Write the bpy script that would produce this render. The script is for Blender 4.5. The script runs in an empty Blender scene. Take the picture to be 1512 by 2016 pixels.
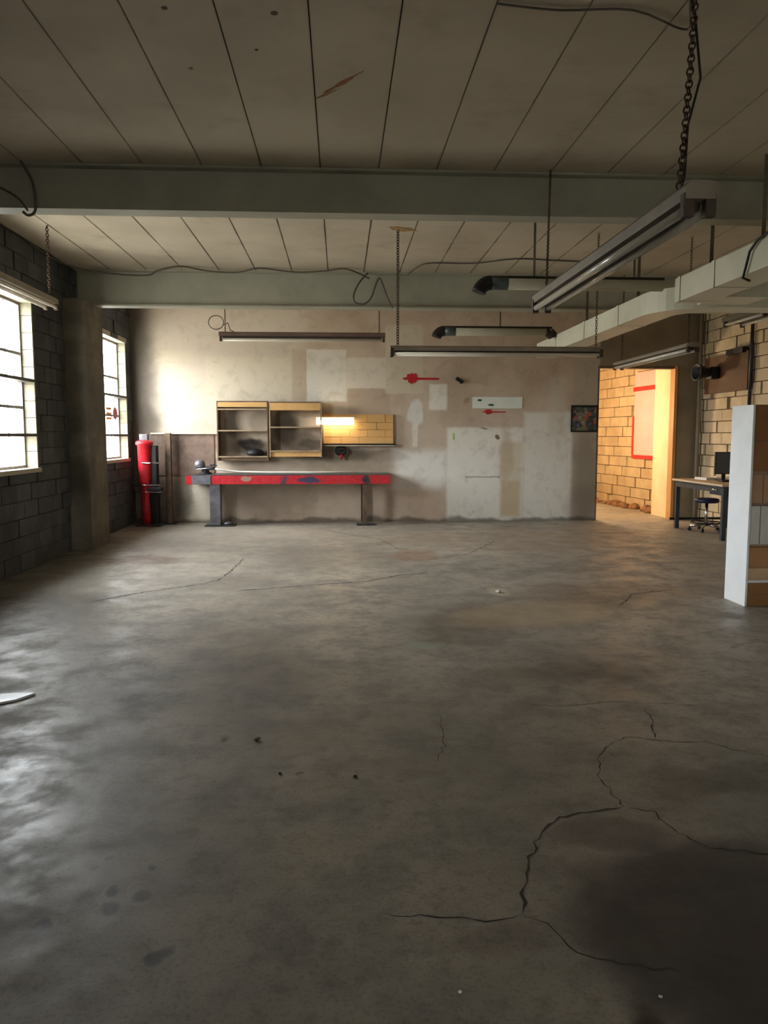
import bpy, bmesh, math, random
from mathutils import Vector, Matrix
random.seed(7)
S = bpy.context.scene
COL = S.collection
PI = math.pi

# ------------------------------------------------------------ camera
cam_d = bpy.data.cameras.new('camera'); cam = bpy.data.objects.new('camera', cam_d); COL.objects.link(cam)
cam_d.sensor_fit = 'VERTICAL'; cam_d.sensor_height = 36.0; cam_d.lens = 36.0 * 1514 / 2016
cam_d.clip_start = 0.05; cam_d.clip_end = 200
cam.location = (0, 0, 1.57)
cam.rotation_euler = (math.radians(90 - 5.658), 0, math.radians(-3.235))
S.camera = cam
# ------------------------------------------------------------ exposure
vs = S.view_settings
vs.view_transform = 'Standard'; vs.look = 'None'; vs.gamma = 1; vs.use_curve_mapping = False
vs.exposure = 0.55
# ------------------------------------------------------------ world (overcast daylight outside the windows)
SKY_STRENGTH = 30.0
w = bpy.data.worlds.new('overcast_sky'); S.world = w; w.use_nodes = True
nt = w.node_tree; nt.nodes.clear()
tc = nt.nodes.new('ShaderNodeTexCoord'); sp = nt.nodes.new('ShaderNodeSeparateXYZ')
rp = nt.nodes.new('ShaderNodeValToRGB'); bg = nt.nodes.new('ShaderNodeBackground'); wo = nt.nodes.new('ShaderNodeOutputWorld')
nt.links.new(tc.outputs['Generated'], sp.inputs[0]); nt.links.new(sp.outputs['Z'], rp.inputs[0])
rp.color_ramp.elements[0].position = 0.0; rp.color_ramp.elements[0].color = (0.36, 0.34, 0.31, 1)
rp.color_ramp.elements[1].position = 0.10; rp.color_ramp.elements[1].color = (0.97, 0.965, 1.0, 1)
nt.links.new(rp.outputs[0], bg.inputs[0]); bg.inputs[1].default_value = SKY_STRENGTH
nt.links.new(bg.outputs[0], wo.inputs[0])

def portal(name, loc, rot, sx, sy):
    l = bpy.data.lights.new(name, 'AREA'); l.shape = 'RECTANGLE'; l.size = sx; l.size_y = sy; l.cycles.is_portal = True
    o = bpy.data.objects.new(name, l); COL.objects.link(o); o.location = loc; o.rotation_euler = rot
H = 3.88
WIN = [(7.95, 9.68), (12.02, 13.72)]     # windows along the left wall: y0, y1
WZ0, WZ1 = 1.18, 3.17
for i, (a, b) in enumerate(WIN):
    portal('window_portal', (-3.97, (a+b)/2, (WZ0+WZ1)/2), (0, -PI/2, 0), WZ1-WZ0, b-a)
FILL_WIN = [(-.6, .5), (3.2, 4.6)]        # unseen windows added behind the camera for fill light
for a, b in FILL_WIN: portal('window_portal', ((a+b)/2, -6.22, 2.07), (-PI/2, 0, 0), b-a, 1.15)
# warm bulb of the room behind the doorway
def point(name, loc, power, color, size):
    l = bpy.data.lights.new(name, 'POINT'); l.energy = power; l.color = color; l.shadow_soft_size = size
    o = bpy.data.objects.new(name, l); COL.objects.link(o); o.location = loc; return o
point('storeroom_bulb', (4.7, 15.3, 1.9), 98, (1.0, 0.76, 0.50), 0.12)
point('storeroom_bulb', (4.2, 17.2, 1.9), 80, (1.0, 0.76, 0.50), 0.12)

# ------------------------------------------------------------ helpers
def lin(c):
    r = []
    for v in c[:3]:
        v = v/255.0
        r.append(v/12.92 if v <= 0.04045 else ((v+0.055)/1.055)**2.4)
    return (r[0], r[1], r[2], 1)

class NB:
    """tiny node builder"""
    def __init__(s, name, rough=0.7, metal=0.0, spec=0.4):
        s.m = bpy.data.materials.new(name); s.m.use_nodes = True; s.t = s.m.node_tree; s.n = s.t.nodes
        s.n.clear(); s.out = s.n.new('ShaderNodeOutputMaterial'); s.b = s.n.new('ShaderNodeBsdfPrincipled')
        s.t.links.new(s.b.outputs[0], s.out.inputs[0])
        s.b.inputs['Roughness'].default_value = rough; s.b.inputs['Metallic'].default_value = metal
        s.b.inputs['Specular IOR Level'].default_value = spec
        s.tc = s.n.new('ShaderNodeTexCoord'); s.co = s.tc.outputs['Object']
    def L(s, a, b): s.t.links.new(a, b)
    def v(s, x, sock):
        if hasattr(x, 'is_output') or isinstance(x, bpy.types.NodeSocket): s.L(x, sock)
        else: sock.default_value = x
    def math(s, op, a, b=0.0, c=None, clamp=False):
        n = s.n.new('ShaderNodeMath'); n.operation = op; n.use_clamp = clamp
        s.v(a, n.inputs[0]); s.v(b, n.inputs[1])
        if c is not None: s.v(c, n.inputs[2])
        return n.outputs[0]
    def noise(s, scale, detail=4, rough=0.55, vec=None, dist=0.0, stretch=None):
        if stretch:
            mp = s.n.new('ShaderNodeMapping'); s.L(vec or s.co, mp.inputs[0]); mp.inputs['Scale'].default_value = stretch; vec = mp.outputs[0]
        n = s.n.new('ShaderNodeTexNoise'); n.inputs['Scale'].default_value = scale; n.inputs['Detail'].default_value = detail
        n.inputs['Roughness'].default_value = rough; n.inputs['Distortion'].default_value = dist
        s.L(vec or s.co, n.inputs['Vector']); return n.outputs['Fac']
    def ramp(s, x, p0, p1, a=0.0, b=1.0):
        n = s.n.new('ShaderNodeMapRange'); n.interpolation_type = 'SMOOTHSTEP'
        s.v(x, n.inputs[0]); n.inputs[1].default_value = p0; n.inputs[2].default_value = p1
        n.inputs[3].default_value = a; n.inputs[4].default_value = b; return n.outputs[0]
    def mix(s, f, a, b, mode='MIX'):
        n = s.n.new('ShaderNodeMix'); n.data_type = 'RGBA'; n.blend_type = mode
        s.v(f, n.inputs[0]); s.v(a, n.inputs[6]); s.v(b, n.inputs[7]); return n.outputs[2]
    def bump(s, h, strength=0.3, dist=0.01):
        n = s.n.new('ShaderNodeBump'); n.inputs['Strength'].default_value = strength; n.inputs['Distance'].default_value = dist
        s.L(h, n.inputs['Height']); s.L(n.outputs[0], s.b.inputs['Normal'])
    def color(s, c): s.v(c, s.b.inputs['Base Color'])
    def warped(s, amt, scale, vec=None):
        n = s.n.new('ShaderNodeTexNoise'); n.inputs['Scale'].default_value = scale; n.inputs['Detail'].default_value = 3
        s.L(vec or s.co, n.inputs['Vector'])
        a = s.n.new('ShaderNodeVectorMath'); a.operation = 'SUBTRACT'; s.L(n.outputs['Color'], a.inputs[0]); a.inputs[1].default_value = (.5, .5, .5)
        b = s.n.new('ShaderNodeVectorMath'); b.operation = 'SCALE'; s.L(a.outputs[0], b.inputs[0]); b.inputs['Scale'].default_value = amt
        c = s.n.new('ShaderNodeVectorMath'); c.operation = 'ADD'; s.L(vec or s.co, c.inputs[0]); s.L(b.outputs[0], c.inputs[1])
        return c.outputs[0]
    def xyz(s, vec):
        n = s.n.new('ShaderNodeSeparateXYZ'); s.L(vec, n.inputs[0]); return n.outputs
    def ell(s, xy, cx, cy, rx, ry, soft=0.5, ang=0.0):
        """1 inside an ellipse, soft edge"""
        dx = s.math('SUBTRACT', xy[0], cx); dy = s.math('SUBTRACT', xy[1], cy)
        ca, sa = math.cos(ang), math.sin(ang)
        u = s.math('ADD', s.math('MULTIPLY', dx, ca/rx), s.math('MULTIPLY', dy, sa/rx))
        v = s.math('ADD', s.math('MULTIPLY', dx, -sa/ry), s.math('MULTIPLY', dy, ca/ry))
        r = s.math('ADD', s.math('MULTIPLY', u, u), s.math('MULTIPLY', v, v))
        return s.ramp(r, 1.0-soft, 1.0+soft, 1.0, 0.0)
    def rect(s, xy, x0, y0, x1, y1, soft=0.02):
        ax = s.math('SUBTRACT', (x1-x0)/2, s.math('ABSOLUTE', s.math('SUBTRACT', xy[0], (x0+x1)/2)))
        ay = s.math('SUBTRACT', (y1-y0)/2, s.math('ABSOLUTE', s.math('SUBTRACT', xy[1], (y0+y1)/2)))
        return s.ramp(s.math('MINIMUM', ax, ay), -soft, soft)

def mat(name, col, rough=0.7, metal=0.0, var=0.12, scale=6.0, bump=0.0, dirt=None, dirt_amt=0.0, spec=0.4, stretch=None, tint=False):
    b = NB(name, rough, metal, spec)
    c = lin(col); n = b.noise(scale, 5, 0.6, stretch=stretch)
    c2 = tuple(max(0, x*(1-var*2.0)) for x in c[:3])+(1,)
    o = b.mix(b.ramp(n, .3, .7), c2, tuple(min(1, x*(1+var)) for x in c[:3])+(1,))
    if tint:
        at = b.n.new('ShaderNodeAttribute'); at.attribute_name = 'tint'
        o = b.mix(1.0, o, at.outputs['Color'], 'MULTIPLY')
    if dirt:
        n2 = b.noise(scale*0.45, 6, 0.65, dist=0.4)
        o = b.mix(b.math('MULTIPLY', b.ramp(n2, .42, .72), dirt_amt), o, lin(dirt))
    b.color(o)
    if bump: b.bump(b.noise(scale*8, 3), bump, 0.004)
    return b.m

def new_bm(): return bmesh.new()
def box(bm, x0, x1, y0, y1, z0, z1, mi=0):
    vs_ = [bm.verts.new(p) for p in ((x0,y0,z0),(x1,y0,z0),(x1,y1,z0),(x0,y1,z0),(x0,y0,z1),(x1,y0,z1),(x1,y1,z1),(x0,y1,z1))]
    fs = []
    for q in ((3,2,1,0),(4,5,6,7),(0,1,5,4),(1,2,6,5),(2,3,7,6),(3,0,4,7)):
        f = bm.faces.new([vs_[i] for i in q]); f.material_index = mi; fs.append(f)
    return vs_, fs
def obox(bm, c, u, v, n, hu, hv, hn):
    """box by centre, axes and half sizes"""
    c, u, v, n = Vector(c), Vector(u), Vector(v), Vector(n)
    P = [c+u*a*hu+v*b_*hv+n*d*hn for a, b_, d in ((-1,-1,-1),(1,-1,-1),(1,1,-1),(-1,1,-1),(-1,-1,1),(1,-1,1),(1,1,1),(-1,1,1))]
    vs_ = [bm.verts.new(p) for p in P]
    fs = [bm.faces.new([vs_[i] for i in q]) for q in ((3,2,1,0),(4,5,6,7),(0,1,5,4),(1,2,6,5),(2,3,7,6),(3,0,4,7))]
    return fs
def tube(bm, pts, r, seg=8, close=False, caps=True, radii=None):
    pts = [Vector(p) for p in pts]; n = len(pts); rings = []
    up = None
    for i, p in enumerate(pts):
        a = pts[(i-1) % n] if (close or i > 0) else p
        b_ = pts[(i+1) % n] if (close or i < n-1) else p
        t = (b_-a).normalized()
        if up is None:
            up = Vector((0, 0, 1)) if abs(t.z) < 0.9 else Vector((1, 0, 0))
        s_ = t.cross(up).normalized(); up = s_.cross(t).normalized()
        rr = radii[i] if radii else r
        rings.append([bm.verts.new(p + (s_*math.cos(2*PI*k/seg)+up*math.sin(2*PI*k/seg))*rr) for k in range(seg)])
    m = n if close else n-1
    for i in range(m):
        A, B = rings[i], rings[(i+1) % n]
        for k in range(seg):
            f = bm.faces.new((A[k], A[(k+1) % seg], B[(k+1) % seg], B[k])); f.smooth = True
    if caps and not close:
        bm.faces.new(list(reversed(rings[0]))); bm.faces.new(rings[-1])
def lathe(bm, prof, c=(0,0,0), seg=20, axis=(0,0,1)):
    """prof: (radius, height) list along axis"""
    ax = Vector(axis).normalized(); u = ax.orthogonal().normalized(); v = ax.cross(u); c = Vector(c); rings = []
    for r, h in prof:
        rings.append([bm.verts.new(c+ax*h+(u*math.cos(2*PI*k/seg)+v*math.sin(2*PI*k/seg))*max(r, 1e-4)) for k in range(seg)])
    for A, B in zip(rings, rings[1:]):
        for k in range(seg):
            f = bm.faces.new((A[k], A[(k+1) % seg], B[(k+1) % seg], B[k])); f.smooth = True
    bm.faces.new(list(reversed(rings[0]))); bm.faces.new(rings[-1])
def prism(bm, poly, f0, f1):
    """poly: 2-D points; f0/f1 map a 2-D point to the two 3-D ends"""
    A = [bm.verts.new(f0(*p)) for p in poly]; B = [bm.verts.new(f1(*p)) for p in poly]; n = len(poly)
    bm.faces.new(list(reversed(A))); bm.faces.new(B)
    for i in range(n): bm.faces.new((A[i], A[(i+1) % n], B[(i+1) % n], B[i]))
def obj(name, bm, m, parent=None, bevel=0.0, loc=None, label=None):
    bmesh.ops.recalc_face_normals(bm, faces=bm.faces)
    if bevel: bmesh.ops.bevel(bm, geom=list(bm.edges), offset=bevel, segments=2, affect='EDGES', clamp_overlap=True, profile=0.6)
    me = bpy.data.meshes.new(name); bm.to_mesh(me); bm.free()
    for x in (m if isinstance(m, (list, tuple)) else [m]): me.materials.append(x)
    o = bpy.data.objects.new(name, me); COL.objects.link(o)
    if loc: o.location = loc
    if parent:
        o.parent = parent
        if loc is None: o.location = (-parent.location.x, -parent.location.y, -parent.location.z)   # meshes are written in room coordinates
    if label: o['label'] = label
    return o
def sub(name, bm, m, parent, bevel=0.0, label=None):
    """a sub-part below a part"""
    o = obj(name, bm, m, None, bevel, label=label); o.parent = parent; return o
def tag(o, label, cat, group=None):
    o['label'] = label; o['category'] = cat
    if group: o['group'] = group
    return o
def thing(name, loc, label, cat, group=None):
    o = bpy.data.objects.new(name, None); COL.objects.link(o); o.location = loc; o.empty_display_size = 0.1
    return tag(o, label, cat, group)
def struct(name, bm, m, parent=None, bevel=0.0):
    o = obj(name, bm, m, parent, bevel); o['kind'] = 'structure'; return o
def copy_thing(t, loc, label, group=None):
    r = t.copy(); COL.objects.link(r); r.location = loc; r['label'] = label
    if group: r['group'] = group
    for ch in list(t.children):
        c = ch.copy(); COL.objects.link(c); c.parent = r
        for g in list(ch.children):
            d = g.copy(); COL.objects.link(d); d.parent = c
    return r

# ------------------------------------------------------------ materials
def floor_mat():
    b = NB('worn_concrete', 0.42, 0, 0.5)
    P = b.warped(0.55, 0.9); xy = b.xyz(P); P2 = b.warped(0.16, 4.0); xy2 = b.xyz(P2); xy4 = b.xyz(b.warped(0.55, 2.4))
    n1 = b.noise(0.55, 7, 0.6, dist=0.15); n2 = b.noise(3.0, 9, 0.68, dist=0.1); n3 = b.noise(14, 6, 0.6); n4 = b.noise(70, 3)
    c = b.mix(b.ramp(n1, .34, .66), lin((142, 136, 125)), lin((178, 168, 152)))
    c = b.mix(b.math('MULTIPLY', b.ramp(n2, .42, .66), .60), c, lin((120, 113, 102)))
    c = b.mix(b.math('MULTIPLY', b.ramp(n2, .36, .24), .45), c, lin((190, 178, 156)))
    c = b.mix(b.math('MULTIPLY', b.ramp(n3, .48, .70), .45), c, lin((100, 92, 80)))
    # long mottled streaks
    n5 = b.noise(2.2, 6, 0.6, stretch=(0.45, 1.0, 1.0), dist=0.2)
    c = b.mix(b.math('MULTIPLY', b.ramp(n5, .52, .70), .40), c, lin((124, 114, 102)))
    # foreground slab darker toward the camera
    near = b.ramp(xy[1], 2.0, 7.0, 1.0, 0.0)
    c = b.mix(b.math('MULTIPLY', near, .35), c, lin((104, 97, 86)))
    # stains with a shape of their own
    for (cx, cy, rx, ry, ang, col, amt, soft) in [
            (1.25, 2.25, .50, .52, 0.1, (54, 47, 45), .85, .55), (1.55, 2.0, .55, .4, 0.2, (62, 55, 55), .7, .6), (.83, 1.78, .07, .16, 0, (48, 32, 14), .9, .5),
            (1.62, 2.45, .12, .10, 0, (52, 38, 28), .8, .6), (.50, 2.24, .14, .07, .1, (88, 78, 72), .45, .8), (1.05, 2.86, .22, .12, 0, (66, 58, 56), .55, .6),
            (1.45, 4.9, .55, .25, .2, (78, 66, 54), .5, .7), (1.0, 6.3, .35, .8, -.4, (92, 76, 60), .55, .7), (1.75, 3.35, .3, .2, .2, (66, 60, 52), .5, .7),
            (-2.55, 9.8, .55, .42, .1, (92, 66, 44), .6, .6), (.95, 10.0, .28, .5, 0, (146, 104, 74), .5, .6), (-.9, 4.9, .7, .6, .3, (86, 82, 78), .5, .8),
            (2.6, 7.4, .9, .6, .2, (110, 86, 62), .45, .8), (-2.9, 6.9, .8, .9, 0, (70, 60, 50), .5, .8)]:
        c = b.mix(b.math('MULTIPLY', b.ell(xy4 if rx > .25 else xy2, cx, cy, rx, ry, soft, ang), amt), c, lin(col))
    for (cx, cy, r) in [(-.86, 2.78, .022), (-.80, 2.58, .03), (-.68, 2.54, .035), (-.90, 2.70, .02), (-.78, 2.48, .04), (-.70, 2.72, .02), (-.55, 2.2, .04), (-.98, 2.38, .04), (-.60, 3.9, .03), (-.2, 3.45, .02)]:
        c = b.mix(b.math('MULTIPLY', b.ell(xy2, cx, cy, r*.85, r*1.0, .7), .7), c, lin((44, 40, 40)))
    # light worn patches
    for (cx, cy, rx, ry, ang, col, amt, soft) in [(1.7, 6.6, .75, .45, .3, (178, 156, 122), .55, .7), (.62, 5.65, .16, .09, 0, (150, 160, 136), .6, .5), (1.58, 7.6, .1, .2, 0, (196, 184, 160), .6, .6),
            (2.4, 11.5, 1.6, 1.2, 0, (168, 146, 122), .4, .8), (-1.6, 12.6, 2.0, 1.0, 0, (172, 160, 146), .35, .8)]:
        c = b.mix(b.math('MULTIPLY', b.ell(xy2, cx, cy, rx, ry, soft, ang), amt), c, lin(col))
    # darker along the left wall, less so toward the back
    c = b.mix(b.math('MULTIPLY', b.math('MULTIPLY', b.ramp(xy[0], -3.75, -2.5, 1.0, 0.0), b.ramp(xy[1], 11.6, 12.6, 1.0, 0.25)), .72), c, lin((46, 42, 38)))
    c = b.mix(b.math('MULTIPLY', b.ramp(n4, .48, .72), .34), c, lin((60, 56, 50)))
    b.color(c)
    r = b.math('ADD', b.ramp(n2, .3, .7, .30, .60), b.math('MULTIPLY', b.ramp(n1, .35, .65), .10))
    b.L(r, b.b.inputs['Roughness'])
    hh = b.math('ADD', b.math('MULTIPLY', n2, 1.0), b.math('MULTIPLY', n3, .25))
    b.bump(hh, .22, .012)
    return b.m

def backwall_mat():
    b = NB('patched_plaster', 0.75, 0, 0.25)
    P = b.warped(0.035, 9.0); x, y, z = b.xyz(P); xy = (x, z)
    P3 = b.warped(0.30, 2.2); x3, y3, z3 = b.xyz(P3); xs = (x3, z3)
    n1 = b.noise(1.1, 6, .6); n2 = b.noise(5, 7, .62, dist=.5); n3 = b.noise(22, 5, .6)
    c = b.mix(b.ramp(n1, .35, .65), lin((182, 162, 142)), lin((200, 182, 162)))
    c = b.mix(b.rect(xy, -3.8, 1.62, -.62, 3.9, .25), c, lin((200, 186, 168)))
    W_ = (236, 233, 222)
    for (x0, z0, x1, z1, col, amt, soft) in [
            (-3.32, 2.81, -2.63, 3.07, (204, 190, 164), .5, .03), (-2.39, 2.21, -.86, 2.97, (208, 196, 172), .7, .03), (-.60, 2.19, .12, 3.11, (216, 210, 196), .95, .02),
            (-.86, 2.19, -.6, 3.11, (184, 164, 138), .6, .02), (.12, 2.42, .92, 2.97, (214, 204, 188), .9, .02), (.15, 1.96, .90, 2.42, (178, 158, 138), .8, .03), (.82, 2.33, 1.5, 3.55, (204, 194, 172), .85, .02),
            (1.62, 2.04, 1.94, 2.5, W_, .75, .03), (1.31, 1.37, 1.41, 1.78, W_, .6, .02), (.97, .62, 1.95, 1.30, (236, 234, 226), .8, .12), (1.95, -.1, 3.37, 1.72, (232, 229, 218), .9, .04),
            (3.37, -.1, 4.28, 2.0, (226, 224, 214), .9, .05), (3.82, 1.55, 4.15, 2.66, (204, 196, 180), .6, .08), (2.95, .05, 3.35, 1.46, (190, 174, 140), .55, .06), (2.96, .1, 3.3, .75, (186, 164, 124), .6, .05),
            (-3.03, .02, -2.38, .69, (224, 218, 198), .6, .1), (2.3, .80, 2.95, .83, (128, 118, 104), .6, .008), (4.28, -.1, 4.75, 3.9, (168, 160, 144), .6, .05)]:
        c = b.mix(b.math('MULTIPLY', b.rect(xy, x0, z0, x1, z1, soft), amt), c, lin(col))
    c = b.mix(b.math('MULTIPLY', b.ell(xs, 1.39, 1.98, .15, .24, .35), .75), c, lin((222, 222, 216)))
    # soot and hand grime with their own shapes
    for (cx, cz, rx, rz, col, amt, soft) in [(-.1, 1.24, .8, .12, (78, 70, 58), .7, .8), (-1.55, 1.35, .42, .16, (58, 50, 42), .75, .6), (-1.9, 1.45, .35, .22, (96, 84, 68), .6, .6), (-1.45, 1.85, .22, .2, (120, 106, 86), .6, .7), (-1.0, 1.75, .22, .4, (70, 60, 50), .88, .7), (-.65, 1.45, .3, .18, (84, 74, 60), .6, .7), (-.6, 2.02, .3, .1, (120, 104, 82), .5, .7), (-1.62, 1.42, .24, .12, (34, 30, 28), .92, .6), (-.5, 1.42, .2, .08, (60, 52, 44), .6, .6), (-1.95, 1.8, .10, .3, (70, 58, 46), .6, .6), (-2.85, .5, .18, .5, (84, 78, 66), .75, .6), (-3.1, .35, .3, .5, (70, 64, 54), .7, .7), (.7, 1.2, .5, .10, (120, 108, 90), .4, .7),
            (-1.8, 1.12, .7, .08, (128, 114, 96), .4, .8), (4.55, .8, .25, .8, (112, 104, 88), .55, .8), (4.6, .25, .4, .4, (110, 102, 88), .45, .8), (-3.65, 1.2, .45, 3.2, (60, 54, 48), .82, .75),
            (-1.3, .5, .9, .25, (122, 114, 98), .4, .9), (.1, 1.05, .9, .16, (150, 140, 120), .4, .8), (3.05, 1.2, .14, .5, (176, 152, 116), .5, .8), (2.85, 1.58, .05, .03, (100, 80, 44), .9, .5), (2.62, 1.67, .08, .015, (120, 104, 80), .8, .5), (2.3, 2.2, .05, .05, (130,115,95), .5, .6)]:
        c = b.mix(b.math('MULTIPLY', b.ell(xs, cx, cz, rx, rz, soft), amt), c, lin(col))
    c = b.mix(b.rect(xy, 2.06, 1.5, 2.09, 1.62, .01), c, lin((150, 190, 80)))
    c = b.mix(b.math('MULTIPLY', b.ramp(n2, .48, .74), .30), c, lin((140, 124, 102)))
    c = b.mix(b.math('MULTIPLY', b.ramp(n3, .60, .78), .25), c, lin((120, 106, 88)))
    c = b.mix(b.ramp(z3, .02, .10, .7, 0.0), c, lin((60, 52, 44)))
    b.color(c); b.bump(b.noise(30, 4), .15, .006)
    return b.m

M = {}
M['floor'] = floor_mat(); M['plaster'] = backwall_mat()
def ceiling_mat():
    b = NB('ceiling_plank_paint', .8); x, y, z = b.xyz(b.warped(.012, 3.0))
    c = b.mix(b.ramp(b.noise(1.0, 5), .35, .65), lin((182, 170, 148)), lin((196, 184, 162)))
    c = b.mix(b.math('MULTIPLY', b.ramp(b.noise(2.2, 6, .65), .5, .75), .35), c, lin((142, 126, 102)))
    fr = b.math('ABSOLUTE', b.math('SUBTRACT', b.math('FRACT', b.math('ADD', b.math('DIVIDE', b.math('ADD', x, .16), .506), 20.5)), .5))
    j = b.math('MULTIPLY', b.ramp(fr, .010, .036, 1.0, 0.0), b.ramp(y, 6.5, 7.6, .30, 1.0))      # wide joint shadows painted in as dark bands, heavier in the far bay
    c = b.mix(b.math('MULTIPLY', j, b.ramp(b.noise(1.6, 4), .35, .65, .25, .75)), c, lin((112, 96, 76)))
    b.color(c); return b.m
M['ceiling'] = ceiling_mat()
M['groove'] = mat('ceiling_joint', (120, 100, 78), .9)
M['beam'] = mat('beam_grey_paint', (168, 166, 148), .55, 0, .05, 2.0, dirt=(120, 114, 96), dirt_amt=.3)
M['block_left'] = mat('shaded_grimy_block', (84, 86, 88), .85, 0, .14, 3.0, .4, dirt=(50, 46, 42), dirt_amt=.7, tint=True)  # backlit shade of the cream blocks mixed into the grimy colour
M['block_right'] = mat('cream_block', (204, 186, 152), .8, 0, .07, 3.0, .4, dirt=(140, 116, 84), dirt_amt=.4, tint=True)
M['block_store'] = mat('tan_block', (200, 176, 136), .8, 0, .07, 3.0, .4, dirt=(150, 122, 86), dirt_amt=.35, tint=True)
M['mortar_dark'] = mat('dark_mortar', (58, 54, 50), .9)
M['mortar'] = mat('tan_mortar', (96, 80, 60), .9)
M['jamb'] = mat('cream_jamb_block', (138, 132, 112), .75, 0, .05, 3.0, .3, tint=True)
M['pilaster'] = mat('grimy_pilaster', (116, 108, 92), .8, 0, .15, 2.0, .3, dirt=(58, 54, 48), dirt_amt=.7, tint=True)
M['winframe'] = mat('window_steel', (120, 112, 108), .5, 0, .1, 8)
M['muntin'] = mat('muntin_dark', (60, 54, 54), .5)
M['steel_dark'] = mat('dark_steel', (52, 54, 60), .45, .3, .2, 8, dirt=(84, 62, 44), dirt_amt=.4)
M['steel_worn'] = mat('worn_grey_steel', (120, 118, 124), .4, .4, .15, 8, dirt=(70, 60, 56), dirt_amt=.5)
M['rust'] = mat('rusty_steel', (104, 84, 66), .7, .1, .2, 10, dirt=(60, 44, 34), dirt_amt=.6)
M['benchtop'] = mat('bench_plate', (92, 88, 84), .35, .5, .15, 5, dirt=(48, 44, 42), dirt_amt=.5)
M['wood_side'] = mat('shelf_brown_wood', (116, 92, 68), .7, 0, .15, 6, stretch=(1, 1, .2), dirt=(62, 48, 38), dirt_amt=.6)
M['wood_light'] = mat('pale_pine', (214, 168, 106), .6, 0, .07, 5, stretch=(.15, 1, 1), dirt=(160, 116, 66), dirt_amt=.4)
M['wood_shelf'] = mat('dusty_shelf_wood', (170, 146, 116), .6, 0, .12, 5, stretch=(.2, 1, 1), dirt=(92, 74, 58), dirt_amt=.7)
M['ply_dark'] = mat('stained_plywood', (126, 104, 90), .7, 0, .15, 3, dirt=(66, 52, 46), dirt_amt=.85)
M['ply_edge'] = mat('ply_edge', (206, 190, 168), .7)
M['fixture'] = mat('fixture_enamel', (150, 138, 122), .45, .1, .08, 4, dirt=(104, 92, 78), dirt_amt=.4)
M['fixture_red'] = mat('fixture_mauve_brown', (120, 98, 88), .5, .1, .08, 4, dirt=(84, 66, 60), dirt_amt=.4)
M['fixture_in'] = mat('fixture_shadow_channel', (62, 50, 40), .6)
M['tube'] = mat('unlit_tube_glass', (226, 218, 200), .15, 0, .02, 3, spec=.6)
M['socket'] = mat('lamp_socket', (78, 62, 50), .6)
M['chain'] = mat('rusty_chain', (92, 70, 56), .6, .4, .25, 30)
M['cable'] = mat('grey_cable', (92, 84, 74), .6)
M['cable_black'] = mat('black_cable', (34, 32, 32), .5)
M['duct'] = mat('duct_cream_metal', (226, 224, 204), .45, .05, .04, 1.5, dirt=(168, 160, 134), dirt_amt=.4)
M['strap'] = mat('duct_strap', (120, 116, 100), .5, .5)
M['pipe'] = mat('pipe_lagging', (176, 170, 148), .6, .05, .05, 3)
M['pipe_top'] = mat('pipe_dark', (46, 36, 30), .7, .1, .1, 6)  # dark elbows, plus the painted shade on top of the pale pipes
M['pipe_end'] = mat('pipe_silver_collar', (100, 112, 116), .4, .6)
M['black'] = mat('matte_black', (24, 23, 24), .6)
M['navy'] = mat('navy_vinyl', (26, 28, 58), .5)
M['chrome'] = mat('chrome', (200, 200, 205), .15, 1.0, .02)
M['tabletop'] = mat('desk_laminate', (214, 186, 152), .45, 0, .05, 6)
M['desk_metal'] = mat('desk_slate_metal', (62, 68, 72), .5, .3, .12, 8)
M['white_panel'] = mat('white_laminate', (238, 240, 240), .5, 0, .02, 3, dirt=(196, 192, 186), dirt_amt=.2)
M['card1'] = mat('cardboard_dark', (150, 106, 62), .8, 0, .07, 3)
M['card2'] = mat('cardboard_tan', (184, 146, 112), .8, 0, .06, 3)
M['card3'] = mat('box_pale_grey', (206, 204, 192), .7, 0, .03, 3)
M['card4'] = mat('cardboard_ochre', (176, 128, 84), .8, 0, .06, 3)
M['card5'] = mat('cardboard_buff', (204, 172, 132), .8, 0, .05, 3)
M['brown_board'] = mat('brown_backboard', (98, 70, 44), .75, 0, .12, 4, stretch=(1, .3, 1), dirt=(64, 44, 30), dirt_amt=.4)
M['screen'] = mat('dark_screen', (70, 74, 80), .25, 0, .03)
M['paper'] = mat('white_paper', (232, 226, 214), .8, 0, .02)
M['sign'] = mat('white_sign', (226, 232, 222), .5, 0, .02)
M['green'] = mat('green_ink', (34, 92, 70), .6)
M['red'] = mat('red_ink', (190, 34, 44), .5)
M['orange'] = mat('orange_ink', (236, 152, 40), .5)
M['teal'] = mat('teal_ink', (96, 150, 150), .5)
M['redframe'] = mat('red_tape', (206, 44, 32), .5)
M['whiteboard'] = mat('grey_whiteboard', (196, 180, 172), .4, 0, .04, 2)
M['trim_wood'] = mat('door_casing_wood', (196, 142, 84), .6, 0, .1, 5, stretch=(1, 1, .2))
M['crack'] = mat('crack_dark', (64, 56, 50), .95)
M['stone'] = mat('pebble_grey', (132, 124, 108), .8, 0, .15, 40)
M['debris'] = mat('dusty_rubble', (142, 104, 70), .95, 0, .3, 9, .8)
M['rust_stain'] = mat('rust_stain', (150, 108, 56), .85, 0, .2, 20)
M['rust_pale'] = mat('water_stain', (170, 136, 88), .85, 0, .2, 8)

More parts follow.
